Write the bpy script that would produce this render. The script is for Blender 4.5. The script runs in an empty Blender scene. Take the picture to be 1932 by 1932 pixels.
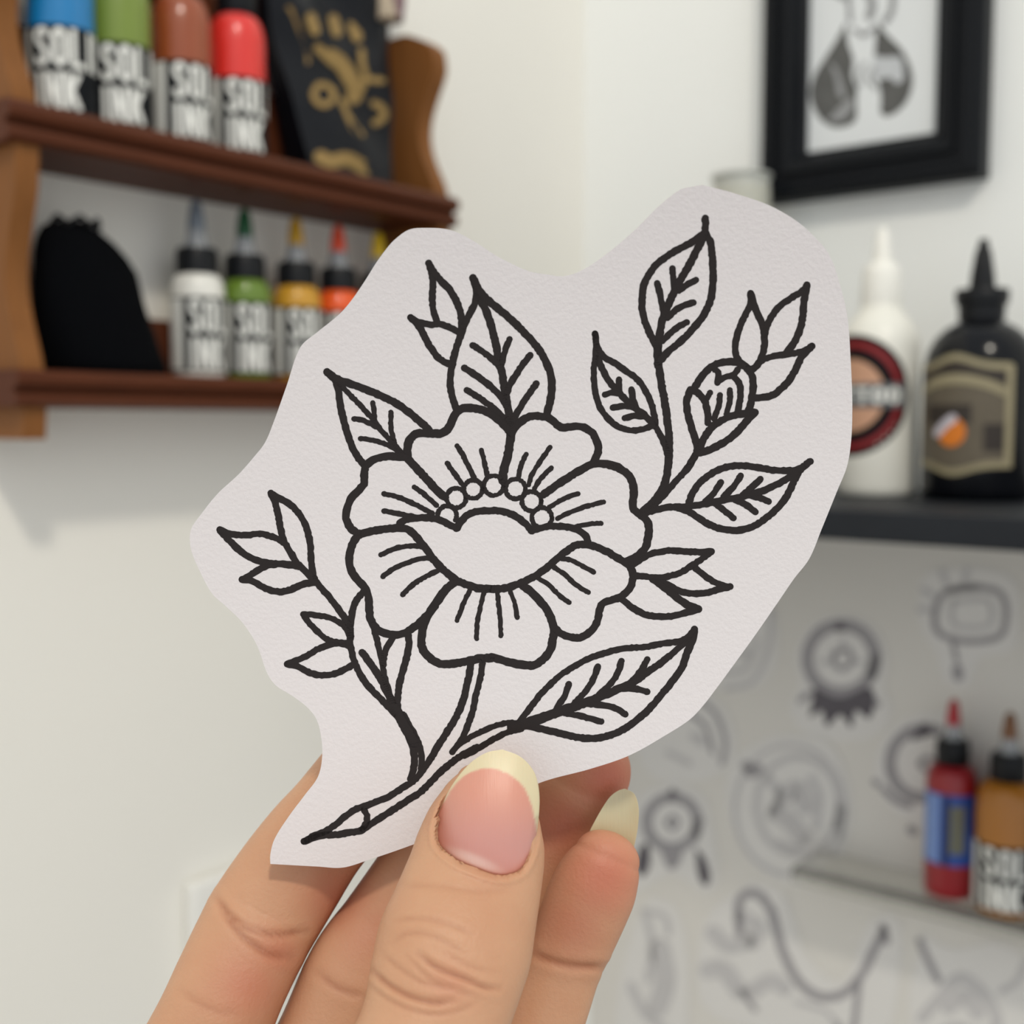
import bpy, bmesh, math, random
import numpy as np
from mathutils import Vector, Matrix

# ------------------------------------------------------------------ camera, world, light, exposure
F = 2200.0                       # focal length in pixels of the 1932 px frame
HW = 966.0
CAM = Vector((0.0, 0.0, 1.45))
PITCH = math.atan(163.0 / F)     # looking slightly down
YAW = math.radians(39.0)         # corner of the room stands askew to the view
FWD = Vector((0, math.cos(PITCH), -math.sin(PITCH)))
RIGHT = Vector((1, 0, 0))
UP = Vector((0, math.sin(PITCH), math.cos(PITCH)))

scene = bpy.context.scene
COL = scene.collection
cd = bpy.data.cameras.new('camera')
cam = bpy.data.objects.new('camera', cd); COL.objects.link(cam)
cd.sensor_fit = 'HORIZONTAL'; cd.sensor_width = 36.0
cd.lens = 36.0 * F / 1932.0
cd.clip_start = 0.01
cam.location = CAM
cam.rotation_euler = (math.pi / 2 - PITCH, 0, 0)
cd.dof.use_dof = True
cd.dof.focus_distance = 0.186
cd.dof.aperture_fstop = cd.lens / 2.7
scene.camera = cam

w = bpy.data.worlds.new('world'); scene.world = w
w.use_nodes = True
w.node_tree.nodes['Background'].inputs[0].default_value = (0.93, 0.97, 1.0, 1)
w.node_tree.nodes['Background'].inputs[1].default_value = 0.82

ld = bpy.data.lights.new('ceiling_lamp', 'AREA')
ld.shape = 'DISK'; ld.size = 0.20; ld.energy = 18.0; ld.color = (1.0, 0.93, 0.80)
lamp = bpy.data.objects.new('ceiling_lamp', ld); COL.objects.link(lamp)
lamp.location = CAM + Vector((0.34, -1.02, 1.58))
lamp.rotation_euler = (Vector((-0.10, 0.75, -0.05)) - Vector((0.34, -1.02, 1.58))).to_track_quat('-Z', 'Y').to_euler()

vs = scene.view_settings
vs.view_transform = 'Standard'; vs.look = 'None'; vs.gamma = 1.0
vs.use_curve_mapping = False
vs.exposure = 0.0

# ------------------------------------------------------------------ helpers
def ray(px, py):
    return FWD + RIGHT * ((px - HW) / F) - UP * ((py - HW) / F)
def W(px, py, D):
    return CAM + ray(px, py) * D
def proj(P):
    q = Vector(P) - CAM
    D = q.dot(FWD)
    return HW + F * q.dot(RIGHT) / D, HW - F * q.dot(UP) / D, D

ROT_L = math.pi / 2 - YAW       # local x runs along the left wall, local y into it
ROT_R = -YAW                    # local x runs along the right wall, local y into it
D_WALL, E_WALL = 0.60, 0.84
def pick(px, py, depth, rot):
    v = ray(px, py); c, s = math.cos(-rot), math.sin(-rot)
    x, y = v.x * c - v.y * s, v.x * s + v.y * c
    k = depth / y
    return x * k, v.z * k        # along the wall, height above the camera
def Lp(px, py, d): return pick(px, py, d, ROT_L)
def Rp(px, py, e): return pick(px, py, e, ROT_R)
def to_world(x, y, z, rot):
    c, s = math.cos(rot), math.sin(rot)
    return Vector((x * c - y * s, x * s + y * c, z)) + CAM
def LW(t, d, z): return to_world(t, d, z, ROT_L)
def RW(r, e, z): return to_world(r, e, z, ROT_R)

def lin(c):
    return tuple(((x / 255) / 12.92 if x / 255 <= 0.04045 else ((x / 255 + 0.055) / 1.055) ** 2.4) for x in c)

MATS = {}
def mat(name, rgb, rough=0.5, var=0.06, nscale=60.0, bump=0.0, spec=0.5, trans=0.0, ior=1.45, coat=0.0, metal=0.0, stretch=None, emit=0):
    if name in MATS: return MATS[name]
    m = bpy.data.materials.new(name); m.use_nodes = True
    nt = m.node_tree; b = nt.nodes['Principled BSDF']
    c = lin(rgb)
    tc = nt.nodes.new('ShaderNodeTexCoord'); mp = nt.nodes.new('ShaderNodeMapping')
    nt.links.new(tc.outputs['Object'], mp.inputs['Vector'])
    if stretch: mp.inputs['Scale'].default_value = stretch
    nz = nt.nodes.new('ShaderNodeTexNoise'); nz.inputs['Scale'].default_value = nscale; nz.inputs['Detail'].default_value = 4
    nt.links.new(mp.outputs[0], nz.inputs['Vector'])
    mx = nt.nodes.new('ShaderNodeMix'); mx.data_type = 'RGBA'
    mx.inputs[6].default_value = (*[max(0, x * (1 - var)) for x in c], 1)
    mx.inputs[7].default_value = (*[min(1, x * (1 + var)) for x in c], 1)
    nt.links.new(nz.outputs[0], mx.inputs[0]); nt.links.new(mx.outputs[2], b.inputs['Base Color'])
    b.inputs['Roughness'].default_value = rough
    b.inputs['Specular IOR Level'].default_value = spec
    b.inputs['Transmission Weight'].default_value = trans
    b.inputs['IOR'].default_value = ior
    b.inputs['Coat Weight'].default_value = coat
    b.inputs['Metallic'].default_value = metal
    if bump:
        bp = nt.nodes.new('ShaderNodeBump'); bp.inputs['Strength'].default_value = bump; bp.inputs['Distance'].default_value = 0.001
        nt.links.new(nz.outputs[0], bp.inputs['Height']); nt.links.new(bp.outputs[0], b.inputs['Normal'])
    MATS[name] = m
    return m

def mesh_obj(name, verts, faces, m, parent=None, smooth=False, angle=None):
    me = bpy.data.meshes.new(name)
    me.from_pydata([tuple(v) for v in verts], [], faces)
    me.validate(); me.update()
    if m is not None: me.materials.append(m)
    if smooth:
        me.polygons.foreach_set('use_smooth', [True] * len(me.polygons))
        if angle: me.set_sharp_from_angle(angle=math.radians(angle))
    o = bpy.data.objects.new(name, me); COL.objects.link(o)
    if parent is not None: o.parent = parent
    return o
def tag(o, label, cat, group=None, kind=None):
    if label: o['label'] = label
    if cat: o['category'] = cat
    if group: o['group'] = group
    if kind: o['kind'] = kind
    return o
def thing(name, label, cat, loc, rotz=0.0, group=None):
    o = bpy.data.objects.new(name, None); COL.objects.link(o)
    o.empty_display_size = 0.02
    o.location = loc; o.rotation_euler = (0, 0, rotz)
    return tag(o, label, cat, group)
def local(o, name_verts):
    """world points into the frame of an object placed by location and z rotation"""
    M = (Matrix.Translation(o.location) @ Matrix.Rotation(o.rotation_euler[2], 4, 'Z')).inverted()
    return [M @ Vector(v) for v in name_verts]

def box_geo(x0, x1, y0, y1, z0, z1, bev=0.0):
    bm = bmesh.new(); bmesh.ops.create_cube(bm, size=1)
    for v in bm.verts:
        v.co = Vector((x0 + (v.co.x + .5) * (x1 - x0), y0 + (v.co.y + .5) * (y1 - y0), z0 + (v.co.z + .5) * (z1 - z0)))
    if bev:
        bmesh.ops.bevel(bm, geom=bm.edges[:], offset=bev, segments=3, profile=.6, affect='EDGES')
    V = [v.co.copy() for v in bm.verts]; bm.verts.index_update()
    Fc = [[v.index for v in f.verts] for f in bm.faces]; bm.free()
    return V, Fc
def box(name, x0, x1, y0, y1, z0, z1, m, parent=None, bev=0.0):
    V, Fc = box_geo(x0, x1, y0, y1, z0, z1, bev)
    return mesh_obj(name, V, Fc, m, parent, smooth=bev > 0, angle=40)
def extrude_profile(name, prof, a0, a1, axis, m, parent=None, smooth=False):
    """closed 2-D profile extruded along x (profile y,z) or along z-less axes"""
    n = len(prof); V = []
    for a in (a0, a1):
        for p in prof:
            V.append((a, p[0], p[1]) if axis == 'x' else (p[0], a, p[1]) if axis == 'y' else (p[0], p[1], a))
    Fc = [[i, (i + 1) % n, n + (i + 1) % n, n + i] for i in range(n)]
    Fc += [list(range(n))[::-1], list(range(n, 2 * n))]
    o = mesh_obj(name, V, Fc, m, parent, smooth, 35)
    bm = bmesh.new(); bm.from_mesh(o.data); bmesh.ops.recalc_face_normals(bm, faces=bm.faces); bm.to_mesh(o.data); bm.free()
    return o
def lathe(name, prof, m, parent=None, seg=40, angle=50, cap=True):
    V, Fc = [], []
    for (r, z) in prof:
        for k in range(seg):
            a = 2 * math.pi * k / seg
            V.append((r * math.cos(a), r * math.sin(a), z))
    for i in range(len(prof) - 1):
        for k in range(seg):
            k2 = (k + 1) % seg
            Fc.append([i * seg + k, i * seg + k2, (i + 1) * seg + k2, (i + 1) * seg + k])
    if cap:
        if prof[0][0] > 1e-6: Fc.append(list(range(seg))[::-1])
        if prof[-1][0] > 1e-6: Fc.append(list(range((len(prof) - 1) * seg, len(prof) * seg)))
    return mesh_obj(name, V, Fc, m, parent, True, angle)
def cyl_patch(name, R, a0, a1, z0, z1, m, parent, seg=24, zf=None):
    """patch of a label on a round bottle, angles about local +x; has a back so that it has thickness"""
    V, Fc = [], []
    for k in range(seg + 1):
        a = a0 + (a1 - a0) * k / seg
        lo, hi = (z0, z1) if zf is None else zf(k / seg)
        for rr in (R, R - 0.0002):
            V.append((rr * math.cos(a), rr * math.sin(a), lo)); V.append((rr * math.cos(a), rr * math.sin(a), hi))
    for k in range(seg):
        i, j = 4 * k, 4 * (k + 1)
        Fc += [[i, j, j + 1, i + 1], [i + 2, i + 3, j + 3, j + 2], [i + 1, j + 1, j + 3, i + 3], [i, i + 2, j + 2, j]]
    Fc += [[0, 1, 3, 2], [4 * seg, 4 * seg + 2, 4 * seg + 3, 4 * seg + 1]]
    return mesh_obj(name, V, Fc, m, parent, True, 40)

GLYPH = {  # heavy condensed capitals drawn as strokes in a box 1 wide and 2.3 high
    'S': [[(.80, 1.72), (.78, 2.0), (.5, 2.12), (.22, 2.0), (.2, 1.65), (.5, 1.2), (.8, .75), (.78, .32), (.5, .18), (.22, .3), (.2, .6)]],
    'O': [[(.2, 1.15), (.2, 1.8), (.5, 2.12), (.8, 1.8), (.8, 1.15), (.8, .5), (.5, .18), (.2, .5), (.2, 1.15), (.2, 1.4)]],
    'L': [[(.2, 2.3), (.2, 0)], [(.05, .17), (.95, .17)]],
    'I': [[(.5, 2.3), (.5, 0)]],
    'D': [[(.2, 2.3), (.2, 0)], [(.1, 2.13), (.5, 2.13)], [(.1, .17), (.5, .17)], [(.45, 2.13), (.8, 1.75), (.8, .55), (.45, .17)]],
    'N': [[(.17, 2.3), (.17, 0)], [(.83, 2.3), (.83, 0)], [(.2, 2.2), (.8, .1)]],
    'K': [[(.18, 2.3), (.18, 0)], [(.3, 1.1), (.85, 2.3)], [(.35, 1.25), (.88, 0)]],
    'T': [[(.5, 2.3), (.5, 0)], [(.0, 2.13), (1, 2.13)]],
    'A': [[(.45, 2.3), (.12, 0)], [(.55, 2.3), (.88, 0)], [(.25, .7), (.75, .7)]]}
def text_on_cyl(name, s, R, a0, a1, z0, z1, m, parent):
    V, Fc = [], []; x = 0.0
    for ch in s:
        wd = .5 if ch == 'I' else 1.0
        for st in GLYPH[ch]:
            v2, f2 = ribbon2d([(p[0] - (.25 if ch == 'I' else 0) + x, p[1]) for p in st], .36, .12, 0, None, False)
            b = len(V); V += [(p[0], p[1]) for p in v2]; Fc += [[b + i for i in q] for q in f2]
        x += wd + .14
    W_ = x - .14
    return mesh_obj(name, [(R * math.cos(a0 + (a1 - a0) * u / W_), R * math.sin(a0 + (a1 - a0) * u / W_), z0 + (z1 - z0) * v / 2.3) for u, v in V], Fc, m, parent)

def catmull(P, step):
    P = [np.array(p, float) for p in P]
    if len(P) == 2: P = [P[0], (P[0] + P[1]) / 2, P[1]]
    Q = [2 * P[0] - P[1]] + P + [2 * P[-1] - P[-2]]
    out = []
    for i in range(1, len(Q) - 2):
        p0, p1, p2, p3 = Q[i - 1], Q[i], Q[i + 1], Q[i + 2]
        n = max(2, int(np.linalg.norm((p2 - p1)[:2]) / step))
        for k in range(n):
            t = k / n
            out.append(0.5 * (2 * p1 + (p2 - p0) * t + (2 * p0 - 5 * p1 + 4 * p2 - p3) * t * t + (3 * p1 - p0 - 3 * p2 + p3) * t ** 3))
    out.append(Q[-2])
    return out
rnd = random.Random(4)
def ribbon2d(pts, width, step=4.0, rough=0.5, taper=None, cap=True):
    """flat pen stroke: list of 2-D verts and faces, rounded ends, slightly uneven edges"""
    C = catmull(pts, step); n = len(C)
    V, Fc = [], []
    for i, p in enumerate(C):
        a = C[max(0, i - 1)]; b = C[min(n - 1, i + 1)]
        t = (b - a) / (np.linalg.norm(b - a) + 1e-9)
        nn = np.array([-t[1], t[0]])
        ww = width if taper is None else width * (taper[0] + (taper[1] - taper[0]) * i / (n - 1))
        for sgn in (1, -1):
            V.append(p + nn * sgn * (ww / 2 + rnd.uniform(-rough, rough)))
    for i in range(n - 1):
        Fc.append([2 * i, 2 * i + 1, 2 * i + 3, 2 * i + 2])
    if cap:
        for end, idx in ((0, 0), (1, n - 1)):
            p = C[idx]; q = C[1] if end == 0 else C[n - 2]
            d = (p - q) / (np.linalg.norm(p - q) + 1e-9); nn = np.array([-d[1], d[0]])
            ww = width if taper is None else width * taper[end]
            c0 = len(V); m = 6
            for k in range(m + 1):
                a = -math.pi / 2 + math.pi * k / m
                V.append(p + (d * math.cos(a) + nn * math.sin(a)) * ww / 2)
            Fc.append([c0 + k for k in range(m + 1)])
    return V, Fc

# ------------------------------------------------------------------ the room
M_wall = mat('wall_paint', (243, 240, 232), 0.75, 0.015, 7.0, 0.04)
M_wall2 = mat('wall_paint_right', (246, 247, 244), 0.75, 0.015, 7.0, 0.04)  # right wall paint, slightly paler and cooler than the left
xc, _ = 0, 0
# corner: intersection of both wall planes
cx = Vector((math.cos(ROT_L), math.sin(ROT_L), 0)); nyL = Vector((-math.sin(ROT_L), math.cos(ROT_L), 0))
nyR = Vector((-math.sin(ROT_R), math.cos(ROT_R), 0)); cxR = Vector((math.cos(ROT_R), math.sin(ROT_R), 0))
corner = nyL * D_WALL + nyR * E_WALL          # orthogonal frames
t_corner = corner.dot(cx); r_corner = corner.dot(cxR)
Z0, Z1 = -1.45, 1.05
def slab(name, pts_in, m, kind='structure'):
    o = mesh_obj(name, *pts_in, m); o['kind'] = kind; return o
def wallbox(rot, x0, x1, y0, y1, z0, z1):
    V, Fc = box_geo(x0, x1, y0, y1, z0, z1)
    return [to_world(v.x, v.y, v.z, rot) for v in V], Fc
slab('wall_left', wallbox(ROT_L, t_corner - 2.4, t_corner, D_WALL, D_WALL + .1, Z0, Z1), M_wall)
slab('wall_right', wallbox(ROT_R, r_corner - .1, r_corner + 2.0, E_WALL, E_WALL + .1, Z0, Z1), M_wall2)
M_floor = mat('floor_vinyl', (150, 140, 128), 0.5, 0.1, 5.0)
slab('floor', wallbox(0, -2.2, 2.2, -1.6, 2.0, Z0 - .05, Z0), M_floor)

# ------------------------------------------------------------------ wooden shelf unit on the left wall
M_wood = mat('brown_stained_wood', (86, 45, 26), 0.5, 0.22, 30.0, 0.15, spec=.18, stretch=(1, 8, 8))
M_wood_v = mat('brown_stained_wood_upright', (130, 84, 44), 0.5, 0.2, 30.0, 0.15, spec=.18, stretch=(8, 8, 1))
DF = 0.54
tL = Lp(12, 183, DF)[0]; zu = Lp(12, 183, DF)[1]
zu2 = Lp(600, 314, DF)[1]; zu = (zu + zu2) / 2
zu_b = (Lp(40, 270, DF)[1] + Lp(600, 373, DF)[1]) / 2
zl = (Lp(30, 692, DF)[1] + Lp(547, 720, DF)[1]) / 2
zl_b = (Lp(26, 767, DF)[1] + Lp(527, 773, DF)[1]) / 2
tR = Lp(862, 372, DF)[0]
print('shelf', tL, tR, zu, zu_b, zl, zl_b, 'corner', t_corner)
shelf_loc = LW(0, 0, 0)
tpL0, tpL1 = Lp(40, 330, DF)[0], Lp(84, 330, DF)[0]
unit = thing('wall_shelf', 'brown stained wooden wall shelf unit with two boards and scalloped side panels', 'shelf', LW((tL + tR) / 2, D_WALL, zl_b - .016), ROT_L)
def uloc(t, d, z): return (t - (tL + tR) / 2, d - D_WALL, z - (zl_b - .016))
def shelf_board(zt, zb):
    h = zt - zb; f = DF
    pr = [(f + .002, zb), (f - .001, zb + .1 * h), (f - .001, zb + .34 * h), (f + .003, zb + .42 * h), (f + .003, zb + .50 * h),
          (f - .002, zb + .58 * h), (f - .003, zb + .8 * h), (f, zt), (D_WALL - .001, zt), (D_WALL - .001, zb)]
    pr = [(p[0] - D_WALL, p[1] - (zl_b - .016)) for p in pr]
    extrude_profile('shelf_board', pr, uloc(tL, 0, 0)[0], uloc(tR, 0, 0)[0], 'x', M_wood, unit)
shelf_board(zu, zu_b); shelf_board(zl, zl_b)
def side_panel(t0, t1):
    z_top = zu + 0.112
    pr = []
    zb = zl_b - .016
    pr.append((DF + .006, zb))
    pr.append((DF + .004, zl_b))
    def scoop(za, zb_, depth, n=14):
        for i in range(n + 1):
            s = i / n
            pr.append((DF + .006 + depth * math.sin(math.pi * s) ** 1.3, za + (zb_ - za) * s))
    scoop(zl + .002, zu_b - .02, .012)
    pr.append((DF + .004, zu_b))
    pr.append((DF + .006, zu + .001))
    scoop(zu + .004, zu + .085, .015)
    for k in range(9):                       # rounded head
        a = math.pi * (k / 8)
        pr.append((DF + .007 + .024 * (1 - math.cos(a)) / 2 * 1.1, z_top - .018 + .018 * math.sin(a / 2 + 0) if k < 8 else z_top))
    pr.append((D_WALL - .001, z_top)); pr.append((D_WALL - .001, zb))
    pr = [(p[0] - D_WALL, p[1] - (zl_b - .016)) for p in pr]
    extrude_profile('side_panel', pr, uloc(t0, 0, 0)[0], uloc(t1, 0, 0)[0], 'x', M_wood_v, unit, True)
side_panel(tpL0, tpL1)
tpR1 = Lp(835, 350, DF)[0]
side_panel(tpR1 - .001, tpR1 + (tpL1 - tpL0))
for za, zb in ((zl, zl + .034), (zu, zu + .052), (zu + .088, zu + .135)):
    a = uloc(tpL1, D_WALL - .012, za); b = uloc(tpR1 - .001, D_WALL - .001, zb)
    box('back_rail', a[0], b[0], a[1], b[1], a[2], b[2], M_wood, unit, .0012)

# ------------------------------------------------------------------ ink bottles
M_black = mat('black_plastic', (16, 18, 22), 0.4, 0.1, spec=.3)
M_label_black = mat('black_label_paper', (13, 16, 21), 0.55, 0.1, spec=.15)
M_label_white = mat('white_label_print', (232, 232, 226), 0.55, 0.03)
M_clear = mat('frosted_clear_plastic', (205, 208, 212), 0.25, 0.03, trans=0.55)
def ink_bottle(name, label, loc, color, offs, R=.0165, h_lab=(.004, .054), h_sh=.075, h_top=.0905, cap_r=.0125, cap_h=.0165, tip=None, lines=True, group=None, neck=.8):
    phi = math.atan2(CAM.y - loc[1], CAM.x - loc[0])
    o = thing(name, label, 'bottle', loc, phi + math.radians(offs), group)
    mb = mat('ink_' + name + str(color), color, 0.28, 0.06, coat=0.3)
    pr = [(R * .86, 0), (R * .97, .0012), (R, .004), (R, h_sh)]
    for k in range(1, 7):
        a = k / 6 * math.pi / 2
        pr.append((R * neck + (R - R * neck) * math.cos(a) if False else cap_r * .85 + (R - cap_r * .85) * math.cos(a), h_sh + (h_top - h_sh) * math.sin(a)))
    lathe('body', pr, mb, o)
    A = math.radians
    lab = cyl_patch('label', R + .0002, A(-70), A(215), h_lab[0], h_lab[1], M_label_black, o, 48)
    cyl_patch('white_stripe', R + .0004, A(-63), A(-14), h_lab[0] + .001, h_lab[1] - .001, M_label_white, lab, 10)
    if lines:
        H = h_lab[1] - h_lab[0]; zt = h_lab[1] - .03 * H
        text_on_cyl('lettering', 'SOLID', R + .0004, A(0), A(138), zt - .46 * H, zt, M_label_white, lab)
        text_on_cyl('lettering', 'INK', R + .0004, A(0), A(80), h_lab[0] + .02 * H, zt - .52 * H, M_label_white, lab)
    z = h_top
    cap = [(cap_r * .9, z - .001), (cap_r, z), (cap_r, z + cap_h * .75), (cap_r * .92, z + cap_h * .95), (cap_r * .5, z + cap_h)]
    lathe('cap', cap, M_black, o, 32)
    z += cap_h
    nz = [(cap_r * .58, z - .0005), (cap_r * .50, z + .004), (cap_r * .30, z + .018)]
    lathe('nozzle', nz, M_clear, o, 20)
    tc = tip or color
    lathe('nozzle_tip', [(cap_r * .44, z + .010), (cap_r * .40, z + .016), (cap_r * .28, z + .025), (cap_r * .12, z + .0275)], mat('tip' + str(tc), tc, .35), o, 16)
    return o
def Lbottle(px, d, z):
    t = Lp(px, 300, d)[0]
    return LW(t, d, z)
g = 'large ink bottles on the upper shelf'
for px, col, offs, nm in ((121, (22, 122, 182), -47, 'bright blue'), (230, (118, 138, 52), -34, 'olive green'), (346, (150, 74, 40), -17, 'rust brown'), (450, (226, 52, 44), -22, 'bright red')):
    ink_bottle('ink_bottle', nm + ' ink bottle with black lettered label on the upper shelf', Lbottle(px, .567, zu + .0002), col, offs,
               h_lab=(.003, .045), h_sh=.0655, h_top=.0825, cap_r=.0115, cap_h=.02, group=g)
g = 'small ink bottles on the lower shelf'
for px, col, tip, offs, nm in ((368, (236, 234, 226), (120, 128, 138), -19, 'white'), (459, (104, 132, 44), (30, 84, 52), -19, 'moss green'), (556, (206, 152, 46), (196, 150, 40), -17, 'mustard yellow'),
                          (636, (240, 92, 28), (232, 84, 52), -17, 'vivid orange'), (712, (232, 188, 40), (232, 192, 46), -17, 'dark capped yellow')):
    ink_bottle('ink_bottle', nm + ' ink bottle with coloured nozzle tip on the lower shelf', Lbottle(px, .576, zl + .0002), col, offs, R=.0155,
               h_lab=(.004, .0465), h_sh=.049, h_top=.0605, cap_r=.0122, cap_h=.0155, tip=tip, group=g)

# ------------------------------------------------------------------ black velvet pouch on the lower shelf
M_pouch = mat('black_velvet', (5, 6, 9), 0.95, 0.3, 300.0, 0.2, spec=0.1)
d_p = .572
base_t0, base_t1 = Lp(92, 690, d_p)[0], Lp(300, 700, d_p)[0]
pc = LW((base_t0 + base_t1) / 2, d_p, zl)
pouch = thing('drawstring_pouch', 'slumped black velvet pouch at the left end of the lower shelf', 'pouch', pc, ROT_L)
rows = [(702, 90, 300), (690, 84, 302), (660, 78, 292), (620, 72, 281), (580, 68, 268), (540, 66, 258), (510, 67, 250), (480, 68, 232), (455, 72, 212), (435, 80, 190), (424, 95, 172), (417, 125, 160)]
V, Fc = [], []
seg = 40
for j, (y, xl, xr) in enumerate(rows):
    ta, z = Lp(xl, y, d_p); tb, z2 = Lp(xr, y, d_p)
    zz = max(zl + .0003, (z + z2) / 2) if j else zl + .0003
    c = (ta + tb) / 2 - (base_t0 + base_t1) / 2; hw = (tb - ta) / 2
    dep = min(.026, hw * .75) * (1 - .35 * j / len(rows))
    for k in range(seg):
        a = 2 * math.pi * k / seg
        wob = 1 + .035 * math.sin(5 * a + j * .6) * (j / len(rows)) + .015 * math.sin(9 * a - j)
        V.append((c + hw * wob * math.cos(a), dep * wob * math.sin(a), zz - zl))
for j in range(len(rows) - 1):
    for k in range(seg):
        k2 = (k + 1) % seg
        Fc.append([j * seg + k, j * seg + k2, (j + 1) * seg + k2, (j + 1) * seg + k])
Fc.append(list(range(seg))[::-1]); Fc.append(list(range((len(rows) - 1) * seg, len(rows) * seg)))
ob = mesh_obj('bag_body', V, Fc, M_pouch, pouch, True)
top = V[-seg:]
ct = Vector((sum(v[0] for v in top) / seg, sum(v[1] for v in top) / seg, top[0][2]))
ruff = []
for k in range(25):
    a = 2 * math.pi * k / 24
    ruff.append((ct.x + .012 * math.cos(a), ct.y + .010 * math.sin(a), ct.z - .001 + .002 * math.sin(6 * a)))
def tube(name, pts, r, m, parent=None, seg=8, closed=False, radii=None):
    V, Fc = [], []; n = len(pts); P = [Vector(p) for p in pts]
    for i, p in enumerate(P):
        t = (P[min(n - 1, i + 1)] - P[max(0, i - 1)]).normalized()
        a = t.cross(Vector((0, 0, 1)));
        if a.length < 1e-4: a = t.cross(Vector((1, 0, 0)))
        a.normalize(); b = t.cross(a)
        rr = radii[i] if radii else r
        for k in range(seg):
            an = 2 * math.pi * k / seg
            V.append(p + a * rr * math.cos(an) + b * rr * math.sin(an))
    for i in range(n - 1):
        for k in range(seg):
            k2 = (k + 1) % seg
            Fc.append([i * seg + k, i * seg + k2, (i + 1) * seg + k2, (i + 1) * seg + k])
    Fc.append(list(range(seg))[::-1]); Fc.append(list(range((n - 1) * seg, n * seg)))
    return mesh_obj(name, V, Fc, m, parent, True, 60)
tube('drawstring', ruff, .0014, mat('black_cord', (14, 14, 16), .8), pouch)

# ------------------------------------------------------------------ black and gold gift bag on the upper shelf
M_bag = mat('black_glossy_paper', (13, 16, 23), 0.42, 0.25, 40.0, 0.25, spec=.3)
M_gold = mat('dull_gold_print', (150, 122, 70), 0.42, 0.25, 80.0, metal=0.15)
d_b = .560
def bagpt(px, py, dd=0): 
    t, z = Lp(px, py, d_b + dd); return Vector((t, d_b + dd, z))
B0 = bagpt(600, 332); bt0 = B0.x
bag_loc = LW((bagpt(590, 330).x + bagpt(742, 345).x) / 2, d_b, zu)
bag = thing('gift_bag', 'black paper bag with gold ornaments at the right end of the upper shelf', 'bag', bag_loc, ROT_L)
def bl(v): # local of (t,d,z)
    c = (bagpt(590, 330).x + bagpt(742, 345).x) / 2
    return (v[0] - c, v[1] - d_b, v[2] - zu)
tb0, tb1 = bagpt(592, 320).x, bagpt(742, 335).x
tt0, tt1 = bagpt(498, -40).x, bagpt(748, -40).x
zt_b = bagpt(600, -60).z
# front sheet with folds, gusset and back
V, Fc = [], []; nu, nv = 16, 18
for back in (0, 1):
    for j in range(nv + 1):
        s = j / nv
        for i in range(nu + 1):
            u = i / nu
            a = tb0 + (tt0 - tb0) * s; b = tb1 + (tt1 - tb1) * s
            dd = .022 * (1 - s * .75) * (1 if back else 0) + (.004 * math.sin(9 * u + 4 * s) + .003 * math.sin(13 * s + 5 * u)) * s + .010 * s
            edge = 4 * u * (1 - u)
            dd += (-.006 if not back else .003) * edge * (1 - s * .4)
            V.append(bl((a + (b - a) * u, d_b + dd, zu + .0003 + (zt_b - zu) * s)))
n1 = (nu + 1) * (nv + 1)
for j in range(nv):
    for i in range(nu):
        q = j * (nu + 1) + i
        Fc.append([q, q + 1, q + nu + 2, q + nu + 1]); Fc.append([n1 + q, n1 + q + nu + 1, n1 + q + nu + 2, n1 + q + 1])
for j in range(nv):
    q = j * (nu + 1); Fc.append([q, q + nu + 1, n1 + q + nu + 1, n1 + q])
    q = j * (nu + 1) + nu; Fc.append([q, n1 + q, n1 + q + nu + 1, q + nu + 1])
for i in range(nu):
    Fc.append([i, n1 + i, n1 + i + 1, i + 1])
    q = nv * (nu + 1) + i; Fc.append([q, q + 1, n1 + q + 1, n1 + q])
ob = mesh_obj('bag_body', V, Fc, M_bag, bag, True, 50)
def bag_front(px, py):
    t, z = Lp(px, py, d_b)
    s = max(0, min(1, (z - zu) / (zt_b - zu)))
    a = tb0 + (tt0 - tb0) * s; b = tb1 + (tt1 - tb1) * s
    u = max(0, min(1, (t - a) / (b - a)))
    dd = (.004 * math.sin(9 * u + 4 * s) + .003 * math.sin(13 * s + 5 * u)) * s + .010 * s - .006 * 4 * u * (1 - u) * (1 - s * .4) - .0008
    t, z = Lp(px, py, d_b + dd)
    return bl((t, d_b + dd, z))
def bag_mark(pts, wdt):
    v2, f2 = ribbon2d(pts, wdt, 6, .8)
    mesh_obj('gold_ornament', [bag_front(*p) for p in v2], f2, M_gold, bag)
bag_mark([(545, 18), (555, 45), (565, 80), (578, 115)], 14)
for p in ((590, 45), (632, 48), (670, 58)):
    bag_mark([(p[0] - 3, p[1] - 12), (p[0] + 4, p[1] + 12)], 20)
bag_mark([(625, 106), (645, 122), (660, 145), (672, 168), (668, 182)], 30)
bag_mark([(682, 96), (684, 120), (690, 145), (684, 165)], 12)
bag_mark([(600, 90), (612, 102), (622, 110)], 16)
bag_mark([(628, 172), (618, 162), (602, 160), (592, 176), (598, 192), (614, 198), (628, 188), (630, 172)], 12)
bag_mark([(645, 190), (655, 215), (668, 240), (682, 254)], 12)
bag_mark([(706, 195), (722, 205), (724, 222), (708, 232)], 14)
bag_mark([(700, 150), (722, 152)], 12)
bag_mark([(605, 296), (625, 305), (655, 300), (690, 318)], 26)
M_rib = mat('beige_ribbon', (176, 160, 138), .6)
bag_rib = []
tube('ribbon', [bl(bagpt(706, -25, .012)), bl(bagpt(722, 10, .006)), bl(bagpt(728, 40, .004))], .008, M_rib, bag, 10)
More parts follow.
